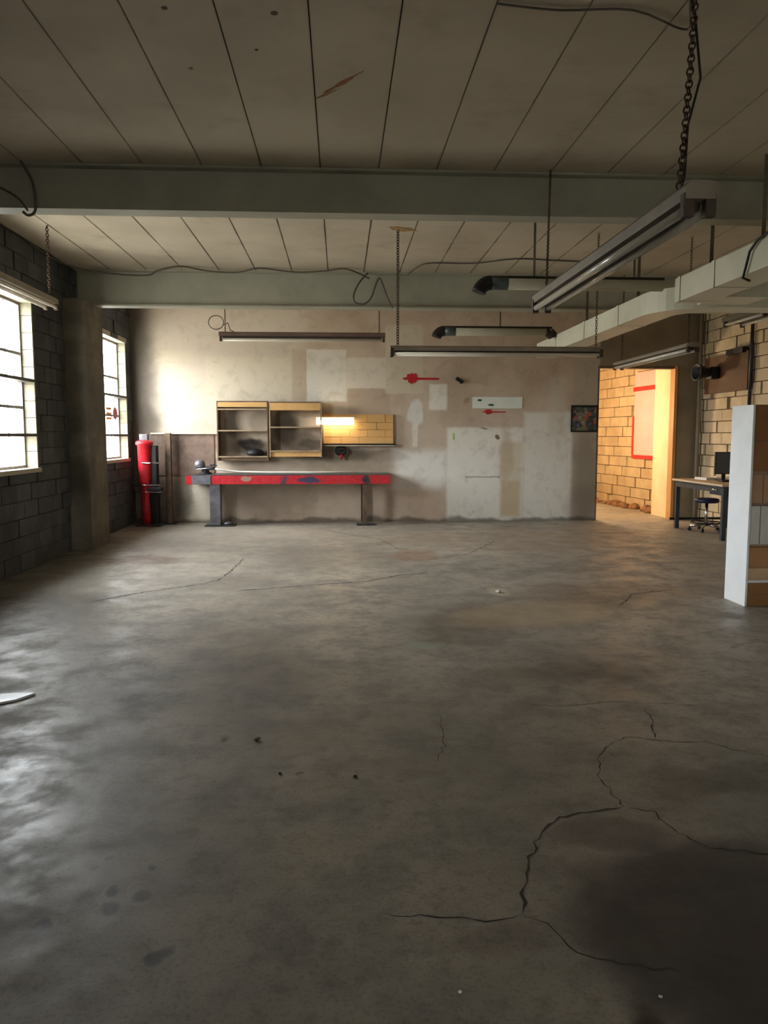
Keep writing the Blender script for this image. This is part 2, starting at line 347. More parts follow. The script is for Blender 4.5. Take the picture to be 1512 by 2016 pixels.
def red_paint():
    b = NB('chipped_red_paint', .45)
    n = b.noise(2.6, 8, .68, dist=.3); n2 = b.noise(16, 5, .6); xx = b.xyz(b.warped(.12, 5))
    c = b.mix(b.ramp(n2, .3, .7), lin((176, 26, 36)), lin((204, 40, 48)))
    c = b.mix(b.ramp(n, .56, .63), c, lin((74, 58, 72)))
    c = b.mix(b.ramp(n, .36, .32), c, lin((156, 116, 108)))
    c = b.mix(b.ell((xx[0], xx[2]), -.56, .80, .20, .055, .4), c, lin((62, 56, 84)))
    c = b.mix(b.ell((xx[0], xx[2]), -1.64, .84, .08, .05, .4), c, lin((160, 128, 112)))
    c = b.mix(b.ell((xx[0], xx[2]), .46, .81, .07, .09, .4), c, lin((70, 52, 60)))
    b.color(c); return b.m
M['red_paint'] = red_paint()
M['red_plain'] = mat('red_enamel', (196, 32, 42), .4, 0, .12, 6, dirt=(110, 30, 34), dirt_amt=.4)
def glass_mat():
    m = bpy.data.materials.new('dusty_window_glass'); m.use_nodes = True; t = m.node_tree; t.nodes.clear()
    o = t.nodes.new('ShaderNodeOutputMaterial'); tr = t.nodes.new('ShaderNodeBsdfTransparent'); gl = t.nodes.new('ShaderNodeBsdfGlossy')
    gl.inputs['Roughness'].default_value = .05; mx = t.nodes.new('ShaderNodeMixShader'); mx.inputs[0].default_value = 0.05
    tr.inputs[0].default_value = (.94, .97, .97, 1)
    t.links.new(tr.outputs[0], mx.inputs[1]); t.links.new(gl.outputs[0], mx.inputs[2]); t.links.new(mx.outputs[0], o.inputs[0])
    return m
M['glass'] = glass_mat()
def emis(name, col, s):
    m = bpy.data.materials.new(name); m.use_nodes = True; t = m.node_tree; b_ = t.nodes['Principled BSDF']
    b_.inputs['Emission Color'].default_value = lin(col); b_.inputs['Emission Strength'].default_value = s; b_.inputs['Base Color'].default_value = (.8, .8, .8, 1); return m
M['lit_tube'] = emis('lit_tube', (255, 236, 196), 16.0)

# ------------------------------------------------------------ block walls
def sub_rect(r, h):
    x0, z0, x1, z1 = r; a0, b0, a1, b1 = h
    if a1 <= x0 or a0 >= x1 or b1 <= z0 or b0 >= z1: return [r]
    out = []
    if b0 > z0: out.append((x0, z0, x1, b0)); z0 = b0
    if b1 < z1: out.append((x0, b1, x1, z1)); z1 = b1
    if a0 > x0: out.append((x0, z0, a0, z1))
    if a1 < x1: out.append((a1, z0, x1, z1))
    return [q for q in out if q[2]-q[0] > .012 and q[3]-q[1] > .012]
def block_wall(name, o, u, n, L, Ht, holes, mats, bw=.405, bh=.203, prot=.012, thick=.24, joint=.006, tintvar=.12, parent=None, relief=0.0):
    """o: corner at the floor, u: along, n: into the room. Mortar core plus blocks standing proud of it"""
    o, u, n = Vector(o), Vector(u).normalized(), Vector(n).normalized(); zz = Vector((0, 0, 1)); bm = new_bm()
    lay = bm.loops.layers.float_color.new('tint')
    def add(r, d0, d1, mi, t):
        x0, z0, x1, z1 = r
        fs = obox(bm, o+u*(x0+x1)/2+zz*(z0+z1)/2+n*(d0+d1)/2, u, zz, n, (x1-x0)/2, (z1-z0)/2, (d1-d0)/2)
        for f in fs:
            f.material_index = mi
            for l in f.loops: l[lay] = (t, t, t, 1)
    core = [(0, 0, L, Ht)]
    for h in holes: core = [q for r in core for q in sub_rect(r, h)]
    for r in core: add(r, -thick, -.004, 1, 1)
    row = 0; z = 0.0
    while z < Ht-.02:
        x = -(bw/2 if row % 2 else 0)
        while x < L:
            rs = [(max(x, 0)+joint, z+joint, min(x+bw, L)-joint, min(z+bh, Ht)-joint)]
            if rs[0][2]-rs[0][0] > .02:
                for h in holes: rs = [q for r in rs for q in sub_rect(r, h)]
                p = random.random()**2*prot*2 + (relief if (int(round(x/bw*2))+row) % 4 < 2 else 0)
                t = 1-random.random()*tintvar
                for r in rs: add(r, -.004, p+.002, 0, t)
            x += bw
        z += bh; row += 1
    return struct(name, bm, mats, parent)

# ------------------------------------------------------------ room shell
XL, XR, YB, YR = -3.70, 6.72, 14.05, -6.0
bm = new_bm(); box(bm, XL-.3, XR+1.6, YR-.2, 19.2, -.2, 0); floor = struct('floor', bm, M['floor'])

# ceiling: planks running away from the camera with dark joints
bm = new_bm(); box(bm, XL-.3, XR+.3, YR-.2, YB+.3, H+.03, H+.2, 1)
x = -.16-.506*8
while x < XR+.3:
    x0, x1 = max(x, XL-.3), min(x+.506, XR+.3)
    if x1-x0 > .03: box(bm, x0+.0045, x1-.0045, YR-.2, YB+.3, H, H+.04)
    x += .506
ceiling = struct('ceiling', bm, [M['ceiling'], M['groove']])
def blot(name, pts, z, m, parent, up=True, y=None):
    bm = new_bm(); t = .0015
    if y is None: prism(bm, pts, lambda a, b: (a, b, z), lambda a, b: (a, b, z+(t if up else -t)))
    else: prism(bm, pts, lambda a, b: (a, y, b), lambda a, b: (a, y-t, b))
    return obj(name, bm, m, parent)
def streak(x0, y0, x1, y1, w0, n=9, seed=1):
    rr = random.Random(seed); L_ = []; R_ = []
    d = Vector((x1-x0, y1-y0)); nn = Vector((-d.y, d.x)).normalized()
    for i in range(n+1):
        t = i/n; p = Vector((x0, y0))+d*t; ww = w0*(math.sin(PI*min(1, t*1.1+.05))+.15)*(.6+rr.random()*.8)
        L_.append(tuple(p+nn*ww)); R_.append(tuple(p-nn*ww*.8))
    return L_+R_[::-1]
blot('rust_stain', streak(-.10, 5.48, .16, 5.14, .018, seed=2), H-.0005, M['rust_stain'], ceiling, False)
blot('rust_stain', streak(-.16, 5.57, .01, 5.40, .012, seed=3), H-.0005, M['rust_stain'], ceiling, False)
blot('rust_stain', streak(.56, 8.80, .88, 8.95, .10, seed=4), H-.0005, M['rust_pale'], ceiling, False)
for i, (a, b_, r) in enumerate([(-.93, 5.17, .014), (-.94, 4.48, .018), (-.35, 4.5, .02), (-.49, 4.91, .012)]):
    blot('nail_spot', [(a+r*math.cos(k), b_+r*math.sin(k)) for k in [j*PI/4 for j in range(8)]], H-.0005, M['rust'], ceiling, False)

# left wall of blocks with its window openings
holes = [(a-YR, WZ0, b_-YR, WZ1) for a, b_ in WIN]
wl = block_wall('wall_left', (XL, YR, 0), (0, 1, 0), (1, 0, 0), YB-YR, H, holes, [M['block_left'], M['mortar_dark']], prot=.010, tintvar=.35)
# windows
def window(i, a, b_):
    wn = bpy.data.objects.new('window_%d' % i, None); COL.objects.link(wn); wn.location = (XL-.16, (a+b_)/2, WZ0); wn['kind'] = 'structure'
    xg = XL-.15; cy = (a+b_)/2
    # cream reveal blocks on both sides, head and sill
    bm = new_bm(); lay = bm.loops.layers.float_color.new('tint')
    z = WZ0
    while z < WZ1-.02:
        z1 = min(z+.203, WZ1)
        for y0, y1 in ((a, a+.035), (b_-.035, b_)):
            t = 1-random.random()*.08
            vs_, fs = box(bm, XL-.24, XL+.004, y0, y1, z+.003, z1-.003)
            for f in fs:
                for l in f.loops: l[lay] = (t, t, t, 1)
        z = z1
    obj('reveal', bm, M['jamb'], wn)
    bm = new_bm(); box(bm, XL-.26, XL+.03, a-.02, b_+.02, WZ0-.05, WZ0+.002); obj('sill', bm, M['jamb2'], wn)
    bm = new_bm(); box(bm, XL-.24, XL+.012, a-.02, b_+.02, WZ1-.012, WZ1+.07); obj('lintel', bm, M['jamb2'], wn)
    ya, yb = a+.035, b_-.035
    bm = new_bm(); f = .035
    for q in ((ya, ya+f, WZ0, WZ1-.01), (yb-f, yb, WZ0, WZ1-.01)): box(bm, xg-.02, xg+.02, *q)
    box(bm, xg-.02, xg+.02, ya+f, yb-f, WZ0+.002, WZ0+f); box(bm, xg-.02, xg+.02, ya+f, yb-f, WZ1-.01-f, WZ1-.01)
    obj('frame', bm, M['winframe'], wn)
    rows = [WZ0+.40, WZ0+.73, WZ0+1.05, WZ0+1.37]
    heavy = [rows[0], rows[2]]
    for zz in heavy:
        bm = new_bm(); box(bm, xg-.02, XL+.01, ya-.03 if False else ya, yb, zz-.018, zz+.018); obj('transom_bar', bm, M['muntin'], wn)
    bm = new_bm()
    for zz in (rows[1], rows[3]): box(bm, xg-.012, xg+.014, ya+f, yb-f, zz-.017, zz+.017)
    for k in (1, 2, 3):
        yy = ya+(yb-ya)*k/4; box(bm, xg-.010, xg+.008, yy-.006, yy+.006, WZ0+f, WZ1-f-.01)
    obj('muntin', bm, M['winframe'], wn)
    bm = new_bm(); box(bm, xg-.004, xg, ya+.01, yb-.01, WZ0+.01, WZ1-.02); obj('pane', bm, M['glass'], wn)
    return wn
M['jamb2'] = mat('cream_sill_paint', (170, 160, 140), .6, 0, .06, 5)
M['winframe2'] = mat('pale_muntin', (176, 172, 168), .5, 0, .05, 8)
for i, (a, b_) in enumerate(WIN): window(i+1, a, b_)

# pilasters under the beams
def pilaster(name, x0, x1, y0, y1, m, z1=H):
    bm = new_bm(); lay = bm.loops.layers.float_color.new('tint'); z = 0; r = 0
    while z < z1-.01:
        zt = min(z+.203, z1); t = 1-random.random()*.2
        vs_, fs = box(bm, x0, x1, y0, y1, z, zt)
        for f in fs:
            for l in f.loops: l[lay] = (t, t, t, 1)
        z = zt
    return struct(name, bm, m)
pilaster('wall_pilaster_left', XL, -3.42, 10.72, 11.52, M['pilaster'], 3.40)
pilaster('wall_pilaster_left', XL, -3.42, 6.75, 7.25, M['pilaster'], 3.52)

# back wall with doorway
DX0, DX1, DZ = 4.74, 6.20, 2.82
bm = new_bm()
box(bm, XL-.3, DX0, YB, YB+.16, 0, H+.05); box(bm, DX0, DX1, YB, YB+.16, DZ, H+.05)
wb = struct('wall_back', bm, M['plaster'])
bm = new_bm(); box(bm, DX1, XR+.05, YB, YB+.16, 0, H+.05); box(bm, DX0+.02, DX1, YB-.012, YB, DZ+.03, H-.01)  # door header covered by a drab sheet with its shade in the colour
box(bm, DX1, XR, YB-.012, YB, 0, H-.01)
M['brownwall'] = mat('drab_wall_tone', (136, 124, 102), .8, 0, .08, 2, dirt=(104, 92, 74), dirt_amt=.5)
struct('wall_back_side', bm, M['brownwall'])
# door casing
d1 = bpy.data.objects.new('door_1', None); COL.objects.link(d1); d1.location = ((DX0+DX1)/2, YB, 0); d1['kind'] = 'structure'
bm = new_bm(); box(bm, DX1-.035, DX1+.02, YB-.03, YB+.17, 0, DZ+.03); obj('jamb', bm, M['trim_wood'], d1, .003)
bm = new_bm(); box(bm, DX0-.01, DX0+.02, YB-.005, YB+.17, 0, DZ+.03); obj('jamb', bm, M['wood_side'], d1, .003)
bm = new_bm(); box(bm, DX0+.02, DX1-.035, YB-.015, YB+.17, DZ-.02, DZ+.03); obj('head', bm, M['wood_side'], d1, .003)

# right wall of blocks
block_wall('wall_right', (XR, YR, 0), (0, 1, 0), (-1, 0, 0), YB-YR, H, [], [M['block_right'], M['mortar']], prot=.016, tintvar=.16, joint=.008, relief=.022)
bm = new_bm(); rs = [(XL-.3, 0, XR+.3, H+.1)]
for a, b_ in FILL_WIN: rs = [q for r_ in rs for q in sub_rect(r_, (a, 1.5, b_, 2.65))]
for q in rs: box(bm, q[0], q[2], YR-.2, YR, q[1], q[3])
struct('wall_rear', bm, M['brownwall'])
for i, (a, b_) in enumerate(FILL_WIN):  # frames and panes of the added fill windows, out of view
    wn = bpy.data.objects.new('window_%d' % (i+3), None); COL.objects.link(wn); wn.location = ((a+b_)/2, YR-.1, 1.5); wn['kind'] = 'structure'
    bm = new_bm(); box(bm, a, a+.04, YR-.12, YR-.08, 1.5, 2.65); box(bm, b_-.04, b_, YR-.12, YR-.08, 1.5, 2.65); box(bm, a+.04, b_-.04, YR-.12, YR-.08, 1.5, 1.54); box(bm, a+.04, b_-.04, YR-.12, YR-.08, 2.61, 2.65); box(bm, (a+b_)/2-.02, (a+b_)/2+.02, YR-.12, YR-.08, 1.54, 2.61); obj('frame', bm, M['winframe'], wn)
    bm = new_bm(); box(bm, a+.01, b_-.01, YR-.102, YR-.098, 1.51, 2.64); obj('pane', bm, M['glass'], wn)

# the room behind the doorway
sdir = Vector((6.22-6.50, 18.42-15.5, 0)).normalized()
block_wall('wall_storeroom_right', Vector((6.64, 14.22, 0)), sdir, (-sdir.y, sdir.x, 0), 4.9, 3.4, [], [M['block_store'], M['mortar']], prot=.014, bh=.222, bw=.44, joint=.007, tintvar=.12, relief=.02)
M['store_wall'] = mat('storeroom_paint', (196, 170, 130), .8)
bm = new_bm(); box(bm, 3.2, 3.3, YB+.16, 19.1, 0, 3.4); struct('wall_storeroom_left', bm, M['store_wall'])
bm = new_bm(); box(bm, 3.2, 7.2, 19.0, 19.1, 0, 3.4); struct('wall_storeroom_back', bm, M['store_wall'])
bm = new_bm(); box(bm, 3.2, 7.2, YB+.16, 19.1, 3.4, 3.5); struct('ceiling_storeroom', bm, M['store_wall'])
bm = new_bm(); box(bm, 6.235, 6.62, YB+.17, 15.08, 0, 3.39); M['pier'] = mat('cream_pier_paint', (236, 214, 168), .7, 0, .04, 3); struct('wall_storeroom_pier', bm, M['pier'])

# floor cracks
def crack(pts, w0, seed):
    rr = random.Random(seed); P = []
    for (a, b_) in zip(pts, pts[1:]):
        a, b_ = Vector(a), Vector(b_); L_ = (b_-a).length; n = max(2, int(L_/.035))
        for k in range(n): P.append(a.lerp(b_, k/n)+Vector((rr.uniform(-1, 1), rr.uniform(-1, 1)))*.011)
    P.append(Vector(pts[-1])); bm = new_bm(); V = []
    for i, p in enumerate(P):
        d = (P[min(i+1, len(P)-1)]-P[max(i-1, 0)]).normalized(); nn = Vector((-d.y, d.x)); ww = w0*(.35+rr.random()*.9)
        if i in (0, len(P)-1): ww = w0*.1
        V.append((bm.verts.new((p.x+nn.x*ww, p.y+nn.y*ww, .0012)), bm.verts.new((p.x-nn.x*ww, p.y-nn.y*ww, .0012))))
    for A, B in zip(V, V[1:]): bm.faces.new((A[0], A[1], B[1], B[0]))
    obj('crack', bm, M['crack'], floor)
CR = [([(-1.25, 9.85), (-1.28, 8.92), (-1.34, 8.36), (-1.49, 8.16), (-2.04, 7.71), (-2.37, 7.33)], .010),
      ([(-1.04, 7.79), (-.69, 7.9), (-.17, 8.09), (.27, 8.21), (.68, 8.58), (.98, 8.69)], .011),
      ([(2.4, 3.4), (2.09, 3.53), (1.96, 3.63), (1.87, 3.72), (1.74, 3.73), (1.61, 3.78), (1.51, 3.82), (1.35, 3.71), (1.26, 3.58), (1.18, 3.35), (1.19, 3.2), (1.2, 3.06)], .003),
      ([(1.2, 3.06), (1.03, 3.03), (.89, 2.99), (.81, 2.91), (.75, 2.8), (.67, 2.63), (.62, 2.47), (.59, 2.36)], .0055),
      ([(.59, 2.36), (.47, 2.34), (.34, 2.36), (.14, 2.39)], .004), ([(.59, 2.36), (.67, 2.32), (.69, 2.23), (.72, 2.16), (.8, 2.12), (1.0, 2.06)], .003),
      ([(1.2, 3.06), (1.31, 3.01), (1.32, 2.84), (1.41, 2.73), (1.6, 2.68), (1.9, 2.66)], .004), ([(1.63, 3.78), (1.72, 4.05), (1.74, 4.2)], .004),
      ([(1.05, 4.35), (1.25, 4.28), (1.6, 4.35), (2.1, 4.25)], .003), ([(2.6, 6.9), (2.9, 7.4), (3.4, 7.6)], .006), ([(.45, 3.55), (.52, 3.75), (.55, 4.2)], .002),
      ([(1.1, 9.6), (1.7, 10.1), (2.3, 11.3)], .006), ([(-.4, 13.2), (0, 12.4), (.6, 11.6), (.8, 10.6)], .006)]
for i, (p, w0) in enumerate(CR): crack(p, w0, 40+i)

# ------------------------------------------------------------ steel beams
def beam(y, depth, fw, label, zt=H):
    bm = new_bm(); t = .022; z0 = zt-depth
    prof = [(-fw/2, z0), (fw/2, z0), (fw/2, z0+t), (.012, z0+t), (.012, zt-t), (fw/2, zt-t), (fw/2, zt-.001), (-fw/2, zt-.001), (-fw/2, zt-t), (-.012, zt-t), (-.012, z0+t), (-fw/2, z0+t)]
    x0 = XL+.03; x1 = XR-.03
    prism(bm, [(a+y, b_) for a, b_ in prof], lambda a, b_: (x0, a, b_), lambda a, b_: (x1, a, b_))
    return tag(obj('steel_beam', bm, M['beam']), label, 'beam')
beam(7.03, .38, .20, 'grey painted steel beam spanning the ceiling, the nearer and wider looking one')
beam(11.28, .50, .22, 'grey painted steel beam spanning the ceiling in front of the back wall, the farther one')

# ------------------------------------------------------------ fluorescent strips
def strip_light(name, c, axis, length, wdt, hgt, label, m=None, tubes=2, hang=None, group='unlit fluorescent strip lights hung from the ceiling'):
    """c: centre of the underside of the channel; axis: 'X' or 'Y'"""
    m = m or M['fixture']; t = thing(name, c, label, 'light fixture', group)
    ax = Vector((1, 0, 0)) if axis == 'X' else Vector((0, 1, 0)); sd = Vector((0, 1, 0)) if axis == 'X' else Vector((1, 0, 0)); up = Vector((0, 0, 1))
    L2 = length/2
    bm = new_bm()
    prism(bm, [(-wdt*.5, 0), (wdt*.5, 0), (wdt*.5, hgt*.7), (wdt*.34, hgt), (-wdt*.34, hgt), (-wdt*.5, hgt*.7)], lambda a, b_: -ax*L2+sd*a+up*b_, lambda a, b_: ax*L2+sd*a+up*b_)
    obj('housing', bm, m, t, loc=(0, 0, 0))
    bm = new_bm()
    prism(bm, [(-wdt*.22, 0), (wdt*.22, 0), (wdt*.16, -.03), (-wdt*.16, -.03)], lambda a, b_: -ax*(L2-.05)+sd*a+up*b_, lambda a, b_: ax*(L2-.05)+sd*a+up*b_)
    obj('shaded_gap', bm, M['fixture_in'], t, loc=(0, 0, 0))  # dark strip that stands for the shaded gap above the tubes
    offs = (-wdt*.36, wdt*.36) if tubes == 2 else (0,)
    zt = -.035 if tubes == 2 else -.055
    for o_ in offs:
        bm = new_bm(); tube(bm, [-ax*(L2-.045)+sd*o_+up*zt, ax*(L2-.045)+sd*o_+up*zt], .019, 12); obj('fluorescent_tube', bm, M['tube'], t, loc=(0, 0, 0))
        for s_ in (-1, 1):
            bm = new_bm(); obox(bm, ax*s_*(L2-.022)+sd*o_+up*(zt*.6), ax, sd, up, .018, .022, .045); obj('lamp_socket', bm, M['socket'], t, .004, loc=(0, 0, 0))
    return t
def chain(name, p0, p1, label, r=.0035, w=.012, pitch=.030, wobble=0.0, group='chains holding the strip lights', extra=None):
    p0, p1 = Vector(p0), Vector(p1); d = p1-p0; L_ = d.length; n = int(L_/pitch); bm = new_bm(); dn = d.normalized()
    a = dn.orthogonal().normalized(); b_ = dn.cross(a)
    for i in range(n):
        t = (i+.5)/n; c = p0+d*t+Vector((math.sin(t*PI)*wobble, 0, 0)); s_ = a if i % 2 else b_
        tube(bm, [c+dn*(math.cos(k)*pitch*.68)+s_*(math.sin(k)*w) for k in [j*2*PI/8 for j in range(8)]], r, 5, close=True)
    o = tag(obj(name, bm, M['chain']), label, 'chain', group)
    if extra:
        bm = new_bm(); tube(bm, extra, .005, 6); obj('power_cord', bm, M['cable_black'], o)
    return o
G2 = 'unlit fluorescent strip lights hung from the ceiling'
strip_light('strip_light', (1.40, 4.21, 2.485), 'Y', 2.40, .12, .07, 'nearest unlit fluorescent strip light, hanging end-on below the ceiling on the right', tubes=2)
strip_light('strip_light', (1.80, 8.90, 2.535), 'X', 2.46, .13, .055, 'long unlit fluorescent strip light hanging crosswise right of the red workbench', tubes=2)
strip_light('strip_light', (-.56, 11.90, 3.065), 'X', 2.50, .12, .06, 'mauve-brown fluorescent strip light hanging high over the wooden shelves', m=M['fixture_red'], tubes=1)
strip_light('strip_light', (-3.28, 7.95, 3.06), 'Y', 2.42, .16, .07, 'unlit fluorescent strip light hanging beside the nearer left window', tubes=2)
strip_light('strip_light', (4.10, 10.08, 2.60), 'Y', 2.45, .15, .05, 'unlit fluorescent strip light hanging in front of the doorway, below the duct', tubes=2)
strip_light('strip_light', (4.98, 9.2, 3.00), 'Y', .95, .30, .07, 'short fluorescent strip light below the duct branch on the right', tubes=2)
# chains
chain('hanging_chain', (1.40, 3.12, H), (1.36, 3.12, 2.555), 'thick rusty chain with a cord tangled round it above the nearest strip light', r=.004, w=.013, pitch=.024, wobble=.015,
      extra=[(1.33, 3.3, H-.02), (1.36, 3.16, 3.45), (1.40, 3.12, 3.2), (1.43, 3.12, 2.98), (1.39, 3.13, 2.8), (1.38, 3.12, 2.6), (1.37, 3.13, 2.555)])
def C_(x, y, zb, label, **k): chain('hanging_chain', (x, y, H), (x, y, zb), label, **k)
chain('hanging_chain', (1.84, 6.86, 3.87), (1.42, 5.34, 2.555), 'thin slanting chain from the near beam to the far end of the nearest strip light', r=.003, w=.010)
C_(.66, 8.90, 2.59, 'chain at the left end of the crosswise strip light', r=.005, w=.016)
C_(2.96, 8.90, 2.59, 'chain at the right end of the crosswise strip light')
C_(.60, 11.90, 3.12, 'short chain over the right end of the mauve-brown strip light')
C_(-1.72, 11.90, 3.12, 'short chain over the left end of the mauve-brown strip light')
C_(-3.22, 8.95, 3.125, 'chain over the far end of the strip light by the left window', r=.005, w=.016)
C_(4.10, 9.0, 2.65, 'chain over the near end of the strip light by the doorway')
C_(4.10, 11.15, 2.65, 'chain over the far end of the strip light by the doorway')
C_(4.98, 9.5, 3.07, 'chain over the short strip light on the right')

# ------------------------------------------------------------ ducts and pipes
t = thing('air_duct', (3.52, 8.4, 2.9), 'cream sheet-metal air duct hung along the right side of the ceiling', 'duct')
z0, z1 = 2.895, 3.13
bm = new_bm(); box(bm, 3.35, 3.69, 8.55, 13.15, z0, z1)
obj('far_run', bm, M['duct'], t, .004)
bm = new_bm(); n = 10; cx_, cy_ = 3.35+.62, 8.55    # elbow turning right
ring = []
poly_o = [(cx_-.62*math.cos(a), cy_-.62*math.sin(a)) for a in [k*PI/2/n for k in range(n+1)]]
poly_i = [(cx_-.28*math.cos(a), cy_-.28*math.sin(a)) for a in [k*PI/2/n for k in range(n+1)]]
prism(bm, poly_o+poly_i[::-1], lambda a, b_: (a, b_, z0), lambda a, b_: (a, b_, z1)); obj('elbow', bm, M['duct'], t)
bm = new_bm(); box(bm, 3.97, 6.70, 7.93, 8.27, z0, z1); obj('cross_run', bm, M['duct'], t, .004)
bm = new_bm(); box(bm, 3.35, 3.69, 3.6, 7.70, z0, z1); box(bm, 3.69, 4.2, 7.45, 7.93, z0+.02, z1-.02); obj('near_run', bm, M['duct'], t, .004)
for y in (4.6, 5.8, 6.9, 7.6, 9.3, 10.6, 12.0):
    bm = new_bm(); xs = 3.345
    box(bm, xs-.003, xs, y-.03, y+.03, z0-.003, z1+.003); box(bm, xs-.003, 3.695, y-.03, y+.03, z0-.004, z0-.001); obj('seam_band', bm, M['duct'], t)
for (xx, y) in ((3.52, 6.4), (3.52, 7.3), (3.52, 9.1), (3.52, 11.0), (4.6, 8.1), (5.6, 8.1)):
    bm = new_bm(); box(bm, xx-.018, xx+.018, y-.002, y+.002, z1, H); obj('hanger_strap', bm, M['strap'], t)
bm = new_bm(); tube(bm, [(3.33, 5.6, 3.145), (3.33, 6.0, 3.145), (3.325, 6.13, 3.12), (3.325, 6.24, 3.06), (3.325, 6.29, 2.95), (3.33, 6.34, 2.87), (3.40, 6.36, 2.85)], .011, 8)
tag(obj('cable', bm, M['cable_black']), 'black cable looped over the side of the near duct', 'cable')

def pipe(y, x0, x1, z, r, drop, label, right_elbow):
    t = thing('vent_pipe', ((x0+x1)/2, y, z), label, 'pipe')
    bm = new_bm(); R_ = .13
    tube(bm, [(x0+R_, y, z), (x1, y, z)], r, 18); obj('straight_pipe', bm, M['pipe'], t)
    bm = new_bm(); prism(bm, [((r+.004)*math.cos(a), (r+.004)*math.sin(a)) for a in [PI*.18+k*PI*.64/10 for k in range(11)]]+[((r-.004)*math.cos(a), (r-.004)*math.sin(a)) for a in [PI*.82-k*PI*.64/10 for k in range(11)]],
                         lambda a, b_: (x0+R_, y+a, z+b_), lambda a, b_: (x1, y+a, z+b_)); obj('shaded_topside', bm, M['pipe_top'], t)  # shade on top of a pipe lit from below, as a dark strip
    bm = new_bm(); tube(bm, [(x0+R_-R_*math.sin(a), y-.0, z-R_+R_*math.cos(a)) for a in [k*PI*.42/8 for k in range(9)]], r*1.08, 18); obj('elbow', bm, M['black'] if not right_elbow else M['pipe_top'], t)
    bm = new_bm(); tube(bm, [(x0+R_-.01, y, z), (x0+R_+.17, y, z)], r*1.06, 18); obj('collar', bm, M['pipe_end'], t)
    if right_elbow:
        bm = new_bm(); tube(bm, [(x1-.09+.13*math.sin(a), y, z-.13+.13*math.cos(a)) for a in [k*PI*.40/8 for k in range(9)]], r*1.05, 18); obj('elbow', bm, M['pipe_top'], t)
    for xx in ((x0+x1)/2+.1,) if right_elbow else ((x0*.7+x1*.3), x1-.3):
        bm = new_bm(); box(bm, xx-.012, xx+.012, y-.002, y+.002, z+r, H); obj('hanger_strap', bm, M['strap'], t)
pipe(8.0, 1.42, 3.345, 3.13, .068, .1, 'larger pale vent pipe with black elbow joining the duct in front of the far beam', False)
pipe(12.0, 1.48, 3.28, 3.18, .072, .1, 'smaller looking pale vent pipe with dark elbows hung near the back wall', True)

# ------------------------------------------------------------ cables
def cable(pts, r, label, m='cable', smooth=4, name='cable'):
    P = [Vector(p) for p in pts]; out = []
    for i in range(len(P)-1):
        a = P[max(i-1, 0)]; b_ = P[i]; c = P[i+1]; d = P[min(i+2, len(P)-1)]
        for k in range(smooth):
            s_ = k/smooth; out.append(.5*((2*b_)+(c-a)*s_+(2*a-5*b_+4*c-d)*s_*s_+(3*b_-a-3*c+d)*s_**3))
    out.append(P[-1]); bm = new_bm(); tube(bm, out, r, 6); return tag(obj(name, bm, M[m]), label, 'cable')
cable([(-3.66, 9.6, 3.84), (-3.62, 10.6, 3.82), (-3.3, 11.0, 3.80), (-2.7, 11.14, 3.79), (-2.5, 11.05, 3.84), (-2.15, 10.9, 3.866), (-1.8, 11.0, 3.83), (-1.4, 11.05, 3.83), (-1.1, 10.95, 3.866), (-.6, 11.0, 3.83), (-.2, 10.95, 3.84), (.1, 10.9, 3.86), (.42, 11.12, 3.78)], .010, 'thin grey cable sagging along the top of the far beam')
cable([(.95, 10.9, 3.80), (1.1, 10.6, 3.86), (1.3, 10.5, 3.868), (1.8, 10.45, 3.86), (2.3, 10.2, 3.868), (2.8, 10.25, 3.866), (3.5, 10.3, 3.86)], .009, 'thin grey cable stapled to the ceiling right of the chains')
cable([(.40, 11.15, 3.86), (.28, 11.10, 3.72), (.20, 11.08, 3.55), (.22, 11.08, 3.44), (.34, 11.08, 3.42), (.44, 11.08, 3.50), (.50, 11.08, 3.66), (.56, 11.08, 3.78), (.62, 11.08, 3.66), (.68, 11.08, 3.50), (.74, 11.0, 3.36)], .012, 'looped grey cord drooping over the web of the far beam')
bm = new_bm(); tube(bm, [(-1.80+.11*math.cos(a), 11.55, 3.215+.10*math.sin(a)) for a in [k*2*PI/16 for k in range(16)]], .007, 6, close=True)
tube(bm, [(-1.70, 11.55, 3.18), (-1.64, 11.62, 3.22), (-1.62, 11.7, 3.13), (-1.58, 11.84, 3.12)], .007, 6)
tag(obj('cable_coil', bm, M['cable']), 'small ring of coiled wire hanging under the far beam above the shelves', 'cable')
cable([(.85, 4.32, H-.01), (1.2, 4.36, H-.012), (1.6, 4.34, H-.01), (1.95, 4.5, H-.02), (1.9, 4.3, 3.84), (1.55, 3.6, 3.86), (1.40, 3.2, 3.85)], .006, 'thin dark wire tacked to the near ceiling leading to the thick chain')
cable([(-3.68, 5.8, 3.83), (-3.35, 6.4, 3.80), (-3.15, 6.85, 3.78), (-2.95, 6.9, 3.7), (-2.72, 6.88, 3.58), (-2.62, 6.86, 3.46)], .010, 'grey cord hanging in front of the near beam at the left')
cable([(-2.66, 6.86, 3.86), (-2.58, 6.88, 3.7), (-2.56, 6.88, 3.52), (-2.57, 6.86, 3.44), (-2.62, 6.86, 3.42), (-2.66, 6.86, 3.45)], .012, 'short cord with a hooked end over the near beam at the left')
bm = new_bm(); tube(bm, [(6.60, 13.95, 0.0), (6.60, 13.95, H)], .035, 12); tag(obj('conduit_pipe', bm, M['brownwall']), 'grey conduit pipe standing in the corner right of the doorway', 'pipe')

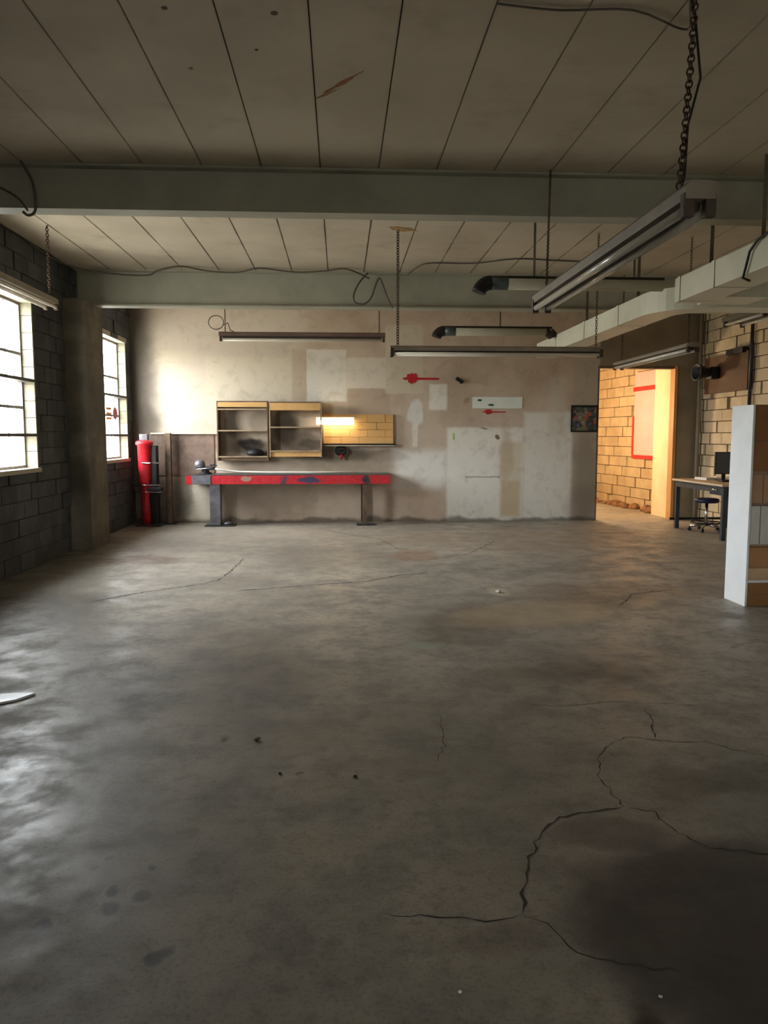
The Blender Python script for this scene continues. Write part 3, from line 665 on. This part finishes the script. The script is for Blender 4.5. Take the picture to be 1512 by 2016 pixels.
# ------------------------------------------------------------ workbench with red edge
t = thing('workbench', (-.90, 13.75, 0), 'long steel workbench with chipped red front edge against the back wall', 'workbench')
bm = new_bm(); box(bm, -2.66, .87, 13.42, 14.03, .885, .905); obj('top_plate', bm, M['benchtop'], t, .004)
bm = new_bm(); box(bm, -2.24, .87, 13.42, 13.455, .735, .885); obj('red_apron', bm, M['red_paint'], t, .003, label='chipped red front apron')
bm = new_bm(); box(bm, -2.56, -2.24, 13.41, 13.455, .735, .886); obj('worn_corner', bm, M['steel_worn'], t, .003, label='bare grey steel left corner')
bm = new_bm(); box(bm, -2.66, -2.56, 13.42, 13.455, .735, .885); obj('red_end', bm, M['red_plain'], t, .003)
for xx in (.845, -2.66):
    bm = new_bm(); box(bm, xx, xx+.025, 13.455, 14.0, .76, .885); obj('side_apron', bm, M['red_plain'], t)
bm = new_bm(); box(bm, -2.27, -2.09, 13.46, 13.66, .02, .885); obj('leg', bm, M['steel_worn'], t, .006, label='thick grey box leg')
bm = new_bm(); box(bm, .38, .46, 13.47, 13.485, .02, .885); box(bm, .38, .395, 13.485, 13.56, .02, .885); box(bm, .35, .50, 13.455, 13.47, .74, .80); obj('leg', bm, M['rust'], t, label='thin rusty angle-iron leg')
for xx in (-2.2, .40):
    bm = new_bm(); box(bm, xx-.03, xx+.06, 13.9, 13.98, .02, .885); obj('leg', bm, M['steel_dark'], t)
bm = new_bm(); box(bm, -2.36, -1.85, 13.40, 13.74, 0, .022); obj('foot_plate', bm, M['steel_dark'], t, .004)
bm = new_bm(); box(bm, .28, .62, 13.42, 13.66, 0, .02); obj('foot_plate', bm, M['steel_dark'], t, .004)
bm = new_bm(); lathe(bm, [(.05, 0), (.045, .02)], (.42, 13.41, .81), 12, (0, 1, 0)); obj('bolt', bm, M['steel_dark'], t)
# vise
t = thing('bench_vise', (-2.36, 13.62, .905), 'dark bench vise with grey round head on the left end of the bench', 'vise')
bm = new_bm(); lathe(bm, [(.11, 0), (.11, .02), (.07, .035), (.06, .075)], (-2.36, 13.62, .905), 20); obj('swivel_base', bm, M['black'], t)
bm = new_bm(); box(bm, -2.43, -2.20, 13.57, 13.67, .975, 1.035); box(bm, -2.27, -2.20, 13.53, 13.71, 1.035, 1.075); obj('body', bm, M['steel_dark'], t, .01)
bm = new_bm(); lathe(bm, [(.02, -.09), (.07, -.07), (.085, 0), (.07, .07), (.02, .09)], (-2.45, 13.60, 1.07), 18, (1, 0, 0)); obj('round_head', bm, M['steel_worn'], t)
bm = new_bm(); tube(bm, [(-2.52, 13.50, .99), (-2.28, 13.50, 1.01), (-2.14, 13.50, 1.06)], .011, 8); obj('handle', bm, M['chrome'], t)
# pale strip modelling the light reflected along the bench top
bm = new_bm(); tube(bm, [(-2.22, 13.8, .985), (-2.05, 13.78, .96), (-1.8, 13.78, .935), (-1.3, 13.78, .925), (-.6, 13.78, .922), (.3, 13.78, .922)], .017, 10)
tag(obj('reflection_strip', bm, M['paper']), 'long pale strip standing in for the reflection along the back of the workbench', 'reflection')
# rubbish on foot plate
bm = new_bm(); lathe(bm, [(.09, 0), (.10, .02), (.06, .05), (.02, .06)], (-1.98, 13.56, .022), 14); tag(obj('oil_pan', bm, M['steel_worn']), 'small grey pan on the foot plate of the bench', 'pan')

# dark panel left of the bench and its ledge
t = thing('wall_panel', (-2.78, 14.02, .8), 'dark stained plywood panel on the wall left of the shelves', 'panel')
bm = new_bm(); box(bm, -3.28, -2.27, 14.028, 14.049, .86, 1.60); obj('board', bm, M['ply_dark'], t)
bm = new_bm(); box(bm, -3.38, -2.19, 13.98, 14.049, 1.60, 1.625); obj('ledge', bm, M['ply_edge'], t, .003)

# ------------------------------------------------------------ wall shelves
def shelf_unit(x0, x1, z0, z1, shelves, label, side_m, low_rail, rail=.10):
    t = thing('wall_shelf', ((x0+x1)/2, 14.0, z0), label, 'shelf', 'open wooden shelf units on the back wall')
    y0, y1 = 13.76, 14.045; s_ = .022
    for xx, mm in ((x0, side_m), (x1-s_, side_m)):
        bm = new_bm(); box(bm, xx, xx+s_, y0, y1, z0, z1); obj('side_panel', bm, mm, t, .002)
    bm = new_bm(); box(bm, x0+s_, x1-s_, y0+.01, y1, z1-s_, z1); obj('top_board', bm, M['wood_side'], t)
    bm = new_bm(); box(bm, x0+s_, x1-s_, y0, y0+.018, z1-s_-rail, z1-s_); obj('front_rail', bm, M['wood_light'], t, .002, label='pale pine front rail')
    for z in shelves:
        bm = new_bm(); box(bm, x0+s_, x1-s_, y0-.006, y1, z-.012, z+.012); obj('shelf_board', bm, M['wood_shelf'], t, .002)
    if low_rail:
        bm = new_bm(); box(bm, x0+s_, x1-s_, y0+.03, y0+.045, low_rail[0], low_rail[1]); obj('bottom_rail', bm, M['wood_light'] if low_rail[2] else M['wood_side'], t)
    return t
shelf_unit(-2.17, -1.27, 1.13, 2.18, [1.66, 1.20, 2.035], 'left open wooden wall shelf with brown sides above the bench', M['wood_side'], (1.13, 1.188, 0), .085)
shelf_unit(-1.255, -.33, 1.19, 2.17, [1.72, 1.30], 'right open wooden wall shelf beside the lit lamp', M['wood_shelf'], (1.20, 1.288, 1), .13)
bm = new_bm()
random.seed(3)
lathe(bm, [(.10, 0), (.15, .02), (.16, .07), (.12, .11), (.03, .13)], (-1.52, 13.9, 1.212), 14)
tag(obj('cloth_bundle', bm, M['black']), 'dark oily rag bundle in the left wall shelf', 'rag')

# wooden backboard, lit lamp
t = thing('backboard', (.32, 14.0, 1.42), 'pale plywood backboard on the wall right of the shelves', 'board')
bm = new_bm()
for k, (a, b_) in enumerate(((1.43, 1.548), (1.552, 1.678), (1.682, 1.808), (1.812, 1.955))):
    xs = [-.305] + [-.305+.32*j+(.16 if k % 2 else 0) for j in range(1, 4)] + [.96]
    for c0, c1 in zip(xs, xs[1:]): box(bm, c0, c1-.003, 13.99-.014*random.random(), 14.047, a, b_)
obj('planks', bm, M['wood_light'], t, .003)
bm = new_bm(); box(bm, -.32, 1.0, 13.90, 14.047, 1.395, 1.428); obj('dark_ledge', bm, M['black'], t, .003, label='dark narrow ledge')
bm = new_bm(); box(bm, -.30, .98, 13.885, 13.9, 1.388, 1.40); obj('ledge_edge', bm, M['ply_edge'], t)
t = thing('bench_lamp', (-.09, 13.85, 1.82), 'lit fluorescent lamp glowing over the workbench', 'lamp')
bm = new_bm(); box(bm, -.43, .25, 13.86, 13.93, 1.85, 1.90); box(bm, -.2, -.16, 13.93, 13.994, 1.86, 1.89); box(bm, .0, .04, 13.93, 13.994, 1.86, 1.89); obj('lamp_housing', bm, M['tube'], t, .004)
bm = new_bm(); tube(bm, [(-.42, 13.82, 1.81), (.24, 13.82, 1.81)], .04, 14); obj('glowing_tube', bm, M['lit_tube'], t)
for xx in (-.425, .23):
    bm = new_bm(); box(bm, xx, xx+.015, 13.82, 13.88, 1.80, 1.86); obj('end_bracket', bm, M['tube'], t)
# dark thing hanging under the board
t = thing('hose_reel', (0, 13.95, 1.30), 'small black coil with a red tip hanging under the backboard', 'hose')
bm = new_bm()
for k in range(4):
    tube(bm, [(0+(.09-.012*k)*math.cos(a)+.01*k, 13.97-.022*k, 1.30+(.075-.01*k)*math.sin(a)) for a in [j*2*PI/16 for j in range(16)]], .017, 7, close=True)
obj('coil', bm, M['black'], t)
bm = new_bm(); lathe(bm, [(.03, 0), (.03, .05), (.012, .09)], (.02, 13.93, 1.235), 10, (0, 0, -1)); obj('nozzle', bm, M['red'], t)
bm = new_bm(); tube(bm, [(0, 13.99, 1.36), (0, 13.99, 1.40)], .008, 6); obj('hook', bm, M['steel_dark'], t)

# ------------------------------------------------------------ wall marks and signs
def badge(name, x0, x1, z, bx, bw, bh, bar, label):
    """red arrow-like badge on a long thin bar, facing the room"""
    t = thing(name, ((x0+x1)/2, YB-.004, z), label, 'sign'); y0, y1 = YB-.006, YB-.001
    bm = new_bm(); k = bar/2
    prism(bm, [(x0, z), (x0+.05, z+k), (bx-bw*.35, z+k), (bx-bw*.35, z-k), (x0+.05, z-k)], lambda a, b_: (a, y1, b_), lambda a, b_: (a, y0, b_))
    prism(bm, [(bx+bw*.3, z+k*.9), (x1-.01, z+k*.7), (x1, z), (x1-.01, z-k*.9), (bx+bw*.3, z-k)], lambda a, b_: (a, y1, b_), lambda a, b_: (a, y0, b_))
    obj('bar', bm, M['red'], t)
    bm = new_bm()
    P = [(-.5, .12), (-.42, .42), (-.2, .36), (-.08, .5), (.15, .40), (.36, .48), (.5, .2), (.40, .02), (.48, -.16), (.30, -.38), (.12, -.34), (0, -.5), (-.22, -.38), (-.38, -.30), (-.36, -.1)]
    prism(bm, [(bx+a*bw, z+b_*bh) for a, b_ in P], lambda a, b_: (a, y0+.001, b_), lambda a, b_: (a, y0-.005, b_)); obj('emblem', bm, M['red'], t)
    return t
badge('wall_sign', 1.12, 1.80, 2.60, 1.30, .19, .20, .045, 'larger red badge with a long bar painted on the patched wall')
badge('wall_sign', 2.58, 3.03, 2.005, 2.70, .12, .10, .022, 'smaller red badge with a bar just below the white sign')
t = thing('wall_sign', (2.87, YB-.004, 2.16), 'blank white rectangular sign with two green marks on the back wall', 'sign')
bm = new_bm(); box(bm, 2.41, 3.33, YB-.008, YB-.001, 2.07, 2.275); obj('sign_board', bm, M['sign'], t, .001)
for gx, gz, gw in ((2.54, 2.215, .09), (2.75, 2.13, .12)):
    bm = new_bm(); prism(bm, [(gx-gw*.5, gz), (gx-gw*.2, gz+.022), (gx+gw*.3, gz+.018), (gx+gw*.5, gz+.003), (gx+gw*.25, gz-.02), (gx-gw*.25, gz-.015)], lambda a, b_: (a, YB-.008, b_), lambda a, b_: (a, YB-.011, b_)); obj('green_mark', bm, M['green'], t)
t = thing('security_camera', (2.16, YB-.05, 2.56), 'small dark wall bracket or camera right of the larger red badge', 'camera')
bm = new_bm(); lathe(bm, [(.04, 0), (.04, .015), (.015, .02), (.015, .05)], (2.20, YB-.001, 2.55), 12, (0, -1, 0)); obj('mount', bm, M['steel_dark'], t)
bm = new_bm(); obox(bm, (2.155, YB-.09, 2.57), Vector((1, 0, -.6)).normalized(), Vector((0, 1, 0)), Vector((.6, 0, 1)).normalized(), .07, .035, .03); obj('camera_body', bm, M['black'], t, .006)
# dark framed picture covered in stickers
def stickers_mat():
    b = NB('sticker_board', .5); vo = b.n.new('ShaderNodeTexVoronoi'); vo.inputs['Scale'].default_value = 15; b.L(b.co, vo.inputs['Vector'])
    cr = b.n.new('ShaderNodeValToRGB'); cr.color_ramp.interpolation = 'CONSTANT'; sp_ = b.n.new('ShaderNodeSeparateColor'); b.L(vo.outputs['Color'], sp_.inputs[0]); b.L(sp_.outputs[0], cr.inputs[0])
    el = cr.color_ramp.elements; el[0].color = lin((60, 60, 56)); el[1].position = .35; el[1].color = lin((128, 112, 96))
    for p, c in ((.55, (74, 78, 80)), (.7, (104, 120, 84)), (.78, (160, 84, 66)), (.86, (92, 106, 128)), (.93, (150, 140, 120))):
        e = el.new(p); e.color = lin(c)
    b.color(cr.outputs[0]); return b.m
t = thing('sticker_board', (4.5, YB-.01, 1.64), 'dark framed board covered in small stickers left of the doorway', 'picture')
bm = new_bm(); box(bm, 4.26, 4.73, YB-.015, YB-.001, 1.66, 2.12); obj('panel', bm, stickers_mat(), t)
bm = new_bm(); box(bm, 4.24, 4.735, YB-.03, YB-.001, 2.09, 2.13); box(bm, 4.24, 4.735, YB-.03, YB-.001, 1.64, 1.668); box(bm, 4.24, 4.262, YB-.03, YB-.001, 1.668, 2.09); box(bm, 4.715, 4.735, YB-.03, YB-.001, 1.668, 2.09); obj('frame', bm, M['black'], t)

# stickers on the farther window
xg = XL-.143
def sticker(name, y0, y1, z0, z1, m, label, cat='sticker'):
    bm = new_bm(); rr = random.Random(int(y0*100)); n = 14; P = []
    for k in range(n):
        a = 2*PI*k/n; P.append(((y0+y1)/2+(y1-y0)/2*math.cos(a)*(.85+.2*rr.random()), (z0+z1)/2+(z1-z0)/2*math.sin(a)*(.85+.2*rr.random())))
    prism(bm, P, lambda a, b_: (xg, a, b_), lambda a, b_: (xg+.004, a, b_)); tag(obj(name, bm, m), label, cat)
sticker('window_sticker', 13.35, 13.62, 1.85, 2.06, M['red'], 'red round sticker at the right side of the farther window')
bm = new_bm()
for k in range(3): box(bm, xg, xg+.004, 12.98, 13.25, 1.84+.08*k, 1.88+.08*k)
tag(obj('window_sticker', bm, M['orange']), 'orange lettering strip beside the red sticker on the farther window', 'sticker')
bm = new_bm()
for k in range(3): box(bm, xg, xg+.004, 12.76, 12.88, 1.62+.06*k, 1.655+.06*k)
tag(obj('window_sticker', bm, M['orange']), 'small orange lettering lower on the farther window', 'sticker')

# ------------------------------------------------------------ red stand in the far left corner
t = thing('red_machine_stand', (-3.38, 13.62, 0), 'tall red machine column with thin side arms in the far left corner', 'machine')
bm = new_bm(); lathe(bm, [(.075, .03), (.07, .35), (.065, .55), (.085, .62), (.11, 1.0), (.12, 1.40), (.15, 1.42), (.15, 1.465), (.11, 1.49)], (-3.40, 13.62, 0), 24); obj('column', bm, M['red_plain'], t)
bm = new_bm(); box(bm, -3.30, -3.20, 13.60, 13.80, .03, 1.40); obj('back_housing', bm, M['black'], t, .01)
bm = new_bm(); box(bm, -3.48, -3.34, 13.6, 13.72, 1.49, 1.60); obj('cap', bm, M['steel_worn'], t, .01, label='pale grey cap')
for z in (.72, .60, 1.1):
    bm = new_bm(); a = .10 if z > 1 else .24; tube(bm, [(-3.60 if z < 1 else -3.42, 13.49, z), (-3.12+(.02 if z < .65 else 0), 13.49, z)], .009 if z < 1 else .012, 8); obj('side_arm', bm, M['chrome'], t)
bm = new_bm(); box(bm, -3.55, -3.12, 13.44, 13.80, 0, .03); obj('base_plate', bm, M['steel_dark'], t, .005)
bm = new_bm(); box(bm, -3.32, -3.10, 13.46, 13.62, .62, .68); obj('clamp', bm, M['black'], t, .01)
t2 = thing('floor_post', (-3.06, 13.86, 0), 'grimy grey upright post between the red machine and the bench', 'post')
bm = new_bm(); box(bm, -3.10, -3.00, 13.84, 13.94, 0.01, 1.62); obj('post', bm, M['pilaster2'] if 'pilaster2' in M else M['rust'], t2, .008)
bm = new_bm(); box(bm, -3.16, -2.94, 13.78, 14.0, 0, .012); obj('foot', bm, M['steel_dark'], t2)

# ------------------------------------------------------------ right wall: backboard and horn speaker
t = thing('electrical_backboard', (XR-.06, 13.0, 2.3), 'brown wooden board high on the right block wall', 'board')
bm = new_bm(); box(bm, XR-.10, XR-.05, 12.32, 13.80, 2.32, 2.96); obj('board', bm, M['brown_board'], t, .004)
bm = new_bm(); box(bm, XR-.16, XR-.05, 12.40, 12.95, 2.93, 3.02); obj('top_box', bm, M['black'], t, .006)
bm = new_bm(); tube(bm, [(XR-.07, 12.28, 1.95), (XR-.07, 12.28, H-.02)], .028, 10); obj('side_conduit', bm, M['steel_dark'], t)
t = thing('horn_speaker', (6.45, 13.35, 2.52), 'black horn loudspeaker sticking out in front of the brown board', 'speaker')
bm = new_bm(); lathe(bm, [(.05, 0), (.07, .10), (.10, .22), (.145, .34), (.15, .36), (.13, .355), (.04, .2)], (6.56, 13.32, 2.67), 20, (-1, -.15, .02)); obj('horn', bm, M['black'], t)
bm = new_bm(); box(bm, 6.46, 6.61, 13.22, 13.42, 2.56, 2.77); obj('driver', bm, M['black'], t, .02)

# ------------------------------------------------------------ desk, stool, monitor
t = thing('work_desk', (6.12, 11.95, 0), 'slate metal desk with tan top against the right block wall', 'desk')
bm = new_bm(); box(bm, 5.66, 6.64, 11.10, 12.85, .815, .845); obj('desk_top', bm, M['tabletop'], t, .004)
for xx, y in ((5.70, 11.14), (5.70, 12.74), (6.56, 11.14), (6.56, 12.74)):
    bm = new_bm(); box(bm, xx, xx+.065, y, y+.065, 0, .815); obj('leg', bm, M['desk_metal'], t, .004)
bm = new_bm(); box(bm, 5.70, 5.73, 11.2, 12.74, .715, .812); obj('long_apron', bm, M['desk_metal'], t)
bm = new_bm(); box(bm, 5.76, 6.60, 11.15, 11.18, .66, .812); obj('end_apron', bm, M['black'], t)
bm = new_bm(); box(bm, 5.74, 6.30, 11.20, 11.65, .67, .81); dr = obj('drawer', bm, M['desk_metal'], t)
bm = new_bm(); tube(bm, [(5.695, 11.32, .755), (5.68, 11.34, .755), (5.68, 11.46, .755), (5.695, 11.48, .755)], .009, 8); sub('drawer_handle', bm, M['chrome'], dr)
bm = new_bm(); box(bm, 5.62, 6.66, 12.78, 12.81, .14, .18); obj('stretcher', bm, M['black'], t)
t = thing('stool', (6.02, 12.3, 0), 'low round stool with navy seat and chrome star base under the desk', 'stool')
bm = new_bm(); lathe(bm, [(.02, .47), (.17, .475), (.195, .50), (.19, .535), (.15, .55), (.02, .555)], (6.02, 12.3, 0), 24); obj('seat', bm, M['navy'], t)
bm = new_bm(); tube(bm, [(6.02, 12.3, .10), (6.02, 12.3, .47)], .025, 12); obj('gas_column', bm, M['chrome'], t)
for k in range(5):
    a = 2*PI*k/5+.3; bm = new_bm(); e = (6.02+.25*math.cos(a), 12.3+.25*math.sin(a))
    tube(bm, [(6.02, 12.3, .115), (e[0], e[1], .085)], .02, 8, radii=[.028, .016]); lg = obj('base_arm', bm, M['chrome'], t)
    bm = new_bm(); lathe(bm, [(.03, -.018), (.034, 0), (.03, .018)], (e[0], e[1], .035), 12, (math.sin(a), -math.cos(a), 0)); tube(bm, [(e[0], e[1], .04), (e[0], e[1], .085)], .01, 6)
    sub('caster', bm, M['black'], lg)
bm = new_bm(); tube(bm, [(6.02+.24*math.cos(a), 12.3+.24*math.sin(a), .15) for a in [k*2*PI/20 for k in range(20)]], .012, 8, close=True)
for k in range(3): 
    a = 2*PI*k/3; tube(bm, [(6.02, 12.3, .15), (6.02+.24*math.cos(a), 12.3+.24*math.sin(a), .15)], .007, 6)
obj('foot_ring', bm, M['black'], t)
t = thing('monitor', (6.25, 12.2, .845), 'dark flat monitor standing on the tan desk', 'monitor')
bm = new_bm(); box(bm, 6.06, 6.40, 12.15, 12.19, .95, 1.31); obj('bezel', bm, M['black'], t, .006)
bm = new_bm(); box(bm, 6.075, 6.385, 12.145, 12.152, .965, 1.295); obj('screen', bm, M['screen'], t)
bm = new_bm(); box(bm, 6.20, 6.26, 12.19, 12.22, .85, 1.10); box(bm, 6.12, 6.34, 12.10, 12.28, .845, .857); obj('stand', bm, M['black'], t, .003)
bm = new_bm(); box(bm, 6.0, 6.42, 11.78, 11.94, .845, .872); tag(obj('keyboard', bm, M['black'], None, .006), 'black keyboard lying on the tan desk in front of the monitor', 'keyboard')
random.seed(5)
for k, (a, b_, zz) in enumerate(((5.98, 12.34, .845), (6.34, 12.5, .845))):
    bm = new_bm(); c_ = Vector((a+.1, b_+.12, zz+.02)); an = .2-.5*k
    obox(bm, c_, (math.cos(an), math.sin(an), 0), (-math.sin(an), math.cos(an), 0), (0, 0, 1), .12, .15, .0195)
    tag(obj('paper_stack', bm, M['paper']), ['stack of white papers on the desk left of the monitor', 'stack of white papers on the desk behind the monitor'][k], 'papers')

# ------------------------------------------------------------ white cabinet with cartons on the right
X0, X1, Y0, Y1 = 3.715, 4.75, 6.78, 7.16
t = thing('storage_rack', (X0+.5, 6.97, 0), 'tall white storage rack with bright white end panel at the right edge', 'shelf')
bm = new_bm(); box(bm, X0, X0+.022, Y0, Y1, 0, 1.85); obj('end_panel', bm, M['white_panel'], t, .004)
bm = new_bm(); box(bm, X1-.022, X1, Y0, Y1, 0, 1.85); obj('end_panel', bm, M['white_panel'], t, .004)
bm = new_bm(); box(bm, X0+.022, X1-.022, Y1-.015, Y1, .02, 1.85); obj('back_panel', bm, M['white_panel'], t)
def shelf_(z, m=None, y=Y0+.01):
    bm = new_bm(); box(bm, X0+.022, X1-.022, y, Y1-.015, z-.012, z+.012); obj('shelf_board', bm, m or M['wood_shelf'], t)
shelf_(.235, M['white_panel'], Y0-.004)
for z in (.565, .945, 1.235): shelf_(z, y=Y0+.06)
GC = 'boxes packed in the white storage rack'
def carton(x0, x1, z0, z1, m, label, y0=Y0+.004, lid=None):
    bm = new_bm(); box(bm, x0, x1, y0, Y1-.03, z0, z1); o = obj('carton', bm, m, None, .004)
    tag(o, label, 'box', GC)
    if lid:
        bm = new_bm(); box(bm, x0+.01, x1-.01, y0-.002, y0+.001, z1-lid-.004, z1-lid); obj('lid_seam', bm, M['wood_side'], o)
    return o
xa = X0+.026
carton(xa, xa+.30, .002, .218, M['card1'], 'ochre brown carton at the bottom of the white rack, below the white shelf', lid=.10)
carton(xa, xa+.45, .248, .358, M['card5'], 'thin buff carton just above the white shelf of the rack')
carton(xa, xa+.45, .362, .552, M['card4'], 'wide tan carton lying on the thin buff carton in the rack')
carton(xa, xa+.085, .579, .932, M['card3'], 'left pale grey box standing in the middle of the rack')
carton(xa+.09, xa+.45, .579, .932, M['card3'], 'right pale grey box standing in the middle of the rack')
carton(xa, xa+.10, .959, 1.222, M['card2'], 'narrow tan carton above the pale grey boxes in the rack')
carton(xa+.105, xa+.45, .959, 1.222, M['card2'], 'wide tan carton above the pale grey boxes in the rack')
carton(xa, xa+.60, 1.249, 1.52, M['card1'], 'dark brown carton on the upper shelf, under another one')
carton(xa, xa+.60, 1.524, 1.85, M['card1'], 'topmost dark brown carton in the white rack')

# ------------------------------------------------------------ storeroom wall chart with red border, rubble
def on_store(u, z, d): 
    nrm = Vector((-sdir.y, sdir.x, 0)); return Vector((6.64, 14.22, 0))+sdir*u+Vector((0, 0, z))+nrm*d
def spanel(bm, u0, u1, z0, z1, d0, d1):
    nrm = Vector((-sdir.y, sdir.x, 0)); obox(bm, on_store((u0+u1)/2, (z0+z1)/2, (d0+d1)/2), sdir, (0, 0, 1), nrm, (u1-u0)/2, (z1-z0)/2, (d1-d0)/2)
u0, u1 = .95, 2.25
t = thing('whiteboard', on_store(1.6, 1.1, .06), 'grey board with red border on the block wall behind the doorway', 'board')
bm = new_bm(); spanel(bm, u0, u1, 1.13, 2.92, .045, .062); obj('panel', bm, M['whiteboard'], t)
bm = new_bm(); spanel(bm, u0, u1+.06, 1.08, 1.16, .045, .075); spanel(bm, u0, u1+.06, 2.52, 2.61, .045, .075); spanel(bm, u1, u1+.07, 1.16, 1.98, .045, .075); obj('red_border', bm, M['redframe'], t)
bm = new_bm()
random.seed(11)
for k in range(46):
    u = .3+random.random()*4.3; r = .05+random.random()*.10; p = on_store(u, 0, .05+random.random()*.16)
    lathe(bm, [(r, -.01), (r*.9, r*.4), (r*.5, r*.8), (.01, r*.95)], p, 7)
o = tag(obj('rubble_pile', bm, M['debris']), 'low brown heap of rubble along the foot of the storeroom wall', 'rubble'); o['kind'] = 'stuff'

# ------------------------------------------------------------ little things on the floor
def pebble(x, y, r, m, label, cat='pebble', flat=.5, name='pebble'):
    bm = new_bm(); bmesh.ops.create_icosphere(bm, subdivisions=2, radius=r); rr = random.Random(int(x*1000))
    for v_ in bm.verts: v_.co *= .8+.35*rr.random(); v_.co.z = v_.co.z*flat
    zmin = min(v_.co.z for v_ in bm.verts)
    for v_ in bm.verts: v_.co += Vector((x, y, -zmin)); 
    tag(obj(name, bm, m), label, cat)
pebble(-.44, 3.88, .018, M['stone'], 'small grey pebble on the floor left of the middle')
pebble(-.29, 3.47, .009, M['black'], 'tiny dark chip on the floor below the pebble', 'debris', name='chip')
pebble(.06, 3.42, .010, M['black'], 'tiny dark chip on the floor near the middle of the photo', 'debris', name='chip')
pebble(.33, 2.02, .006, M['paper'], 'tiny white chip on the floor near the bottom middle', 'debris', .3, name='chip')
pebble(.89, 1.97, .006, M['paper'], 'tiny white chip on the dark stain at the bottom right', 'debris', .3, name='chip')
pebble(1.58, 7.55, .03, M['paper'], 'white lump of plaster on the floor toward the rack', 'debris', .4, name='chip')
# peeling floor skin by the left edge
bm = new_bm(); P = [(-2.55, 4.48), (-2.3, 4.43), (-2.05, 4.47), (-1.93, 4.55), (-1.86, 4.66), (-2.0, 4.69), (-2.2, 4.66), (-2.5, 4.70)]
A = [bm.verts.new((a, b_, .002)) for a, b_ in P]; B = [bm.verts.new((a, b_, .003+(.012 if k in (1, 2, 3, 4) else .003))) for k, (a, b_) in enumerate(P)]
bm.faces.new(list(reversed(A))); bm.faces.new(B)
for i in range(len(P)): bm.faces.new((A[i], A[(i+1) % len(P)], B[(i+1) % len(P)], B[i]))
M['flake'] = mat('floor_paint_flake', (176, 176, 174), .3, 0, .05, 10)
tag(obj('floor_flake', bm, M['flake']), 'glossy lifted flake of floor coating at the left edge', 'debris')
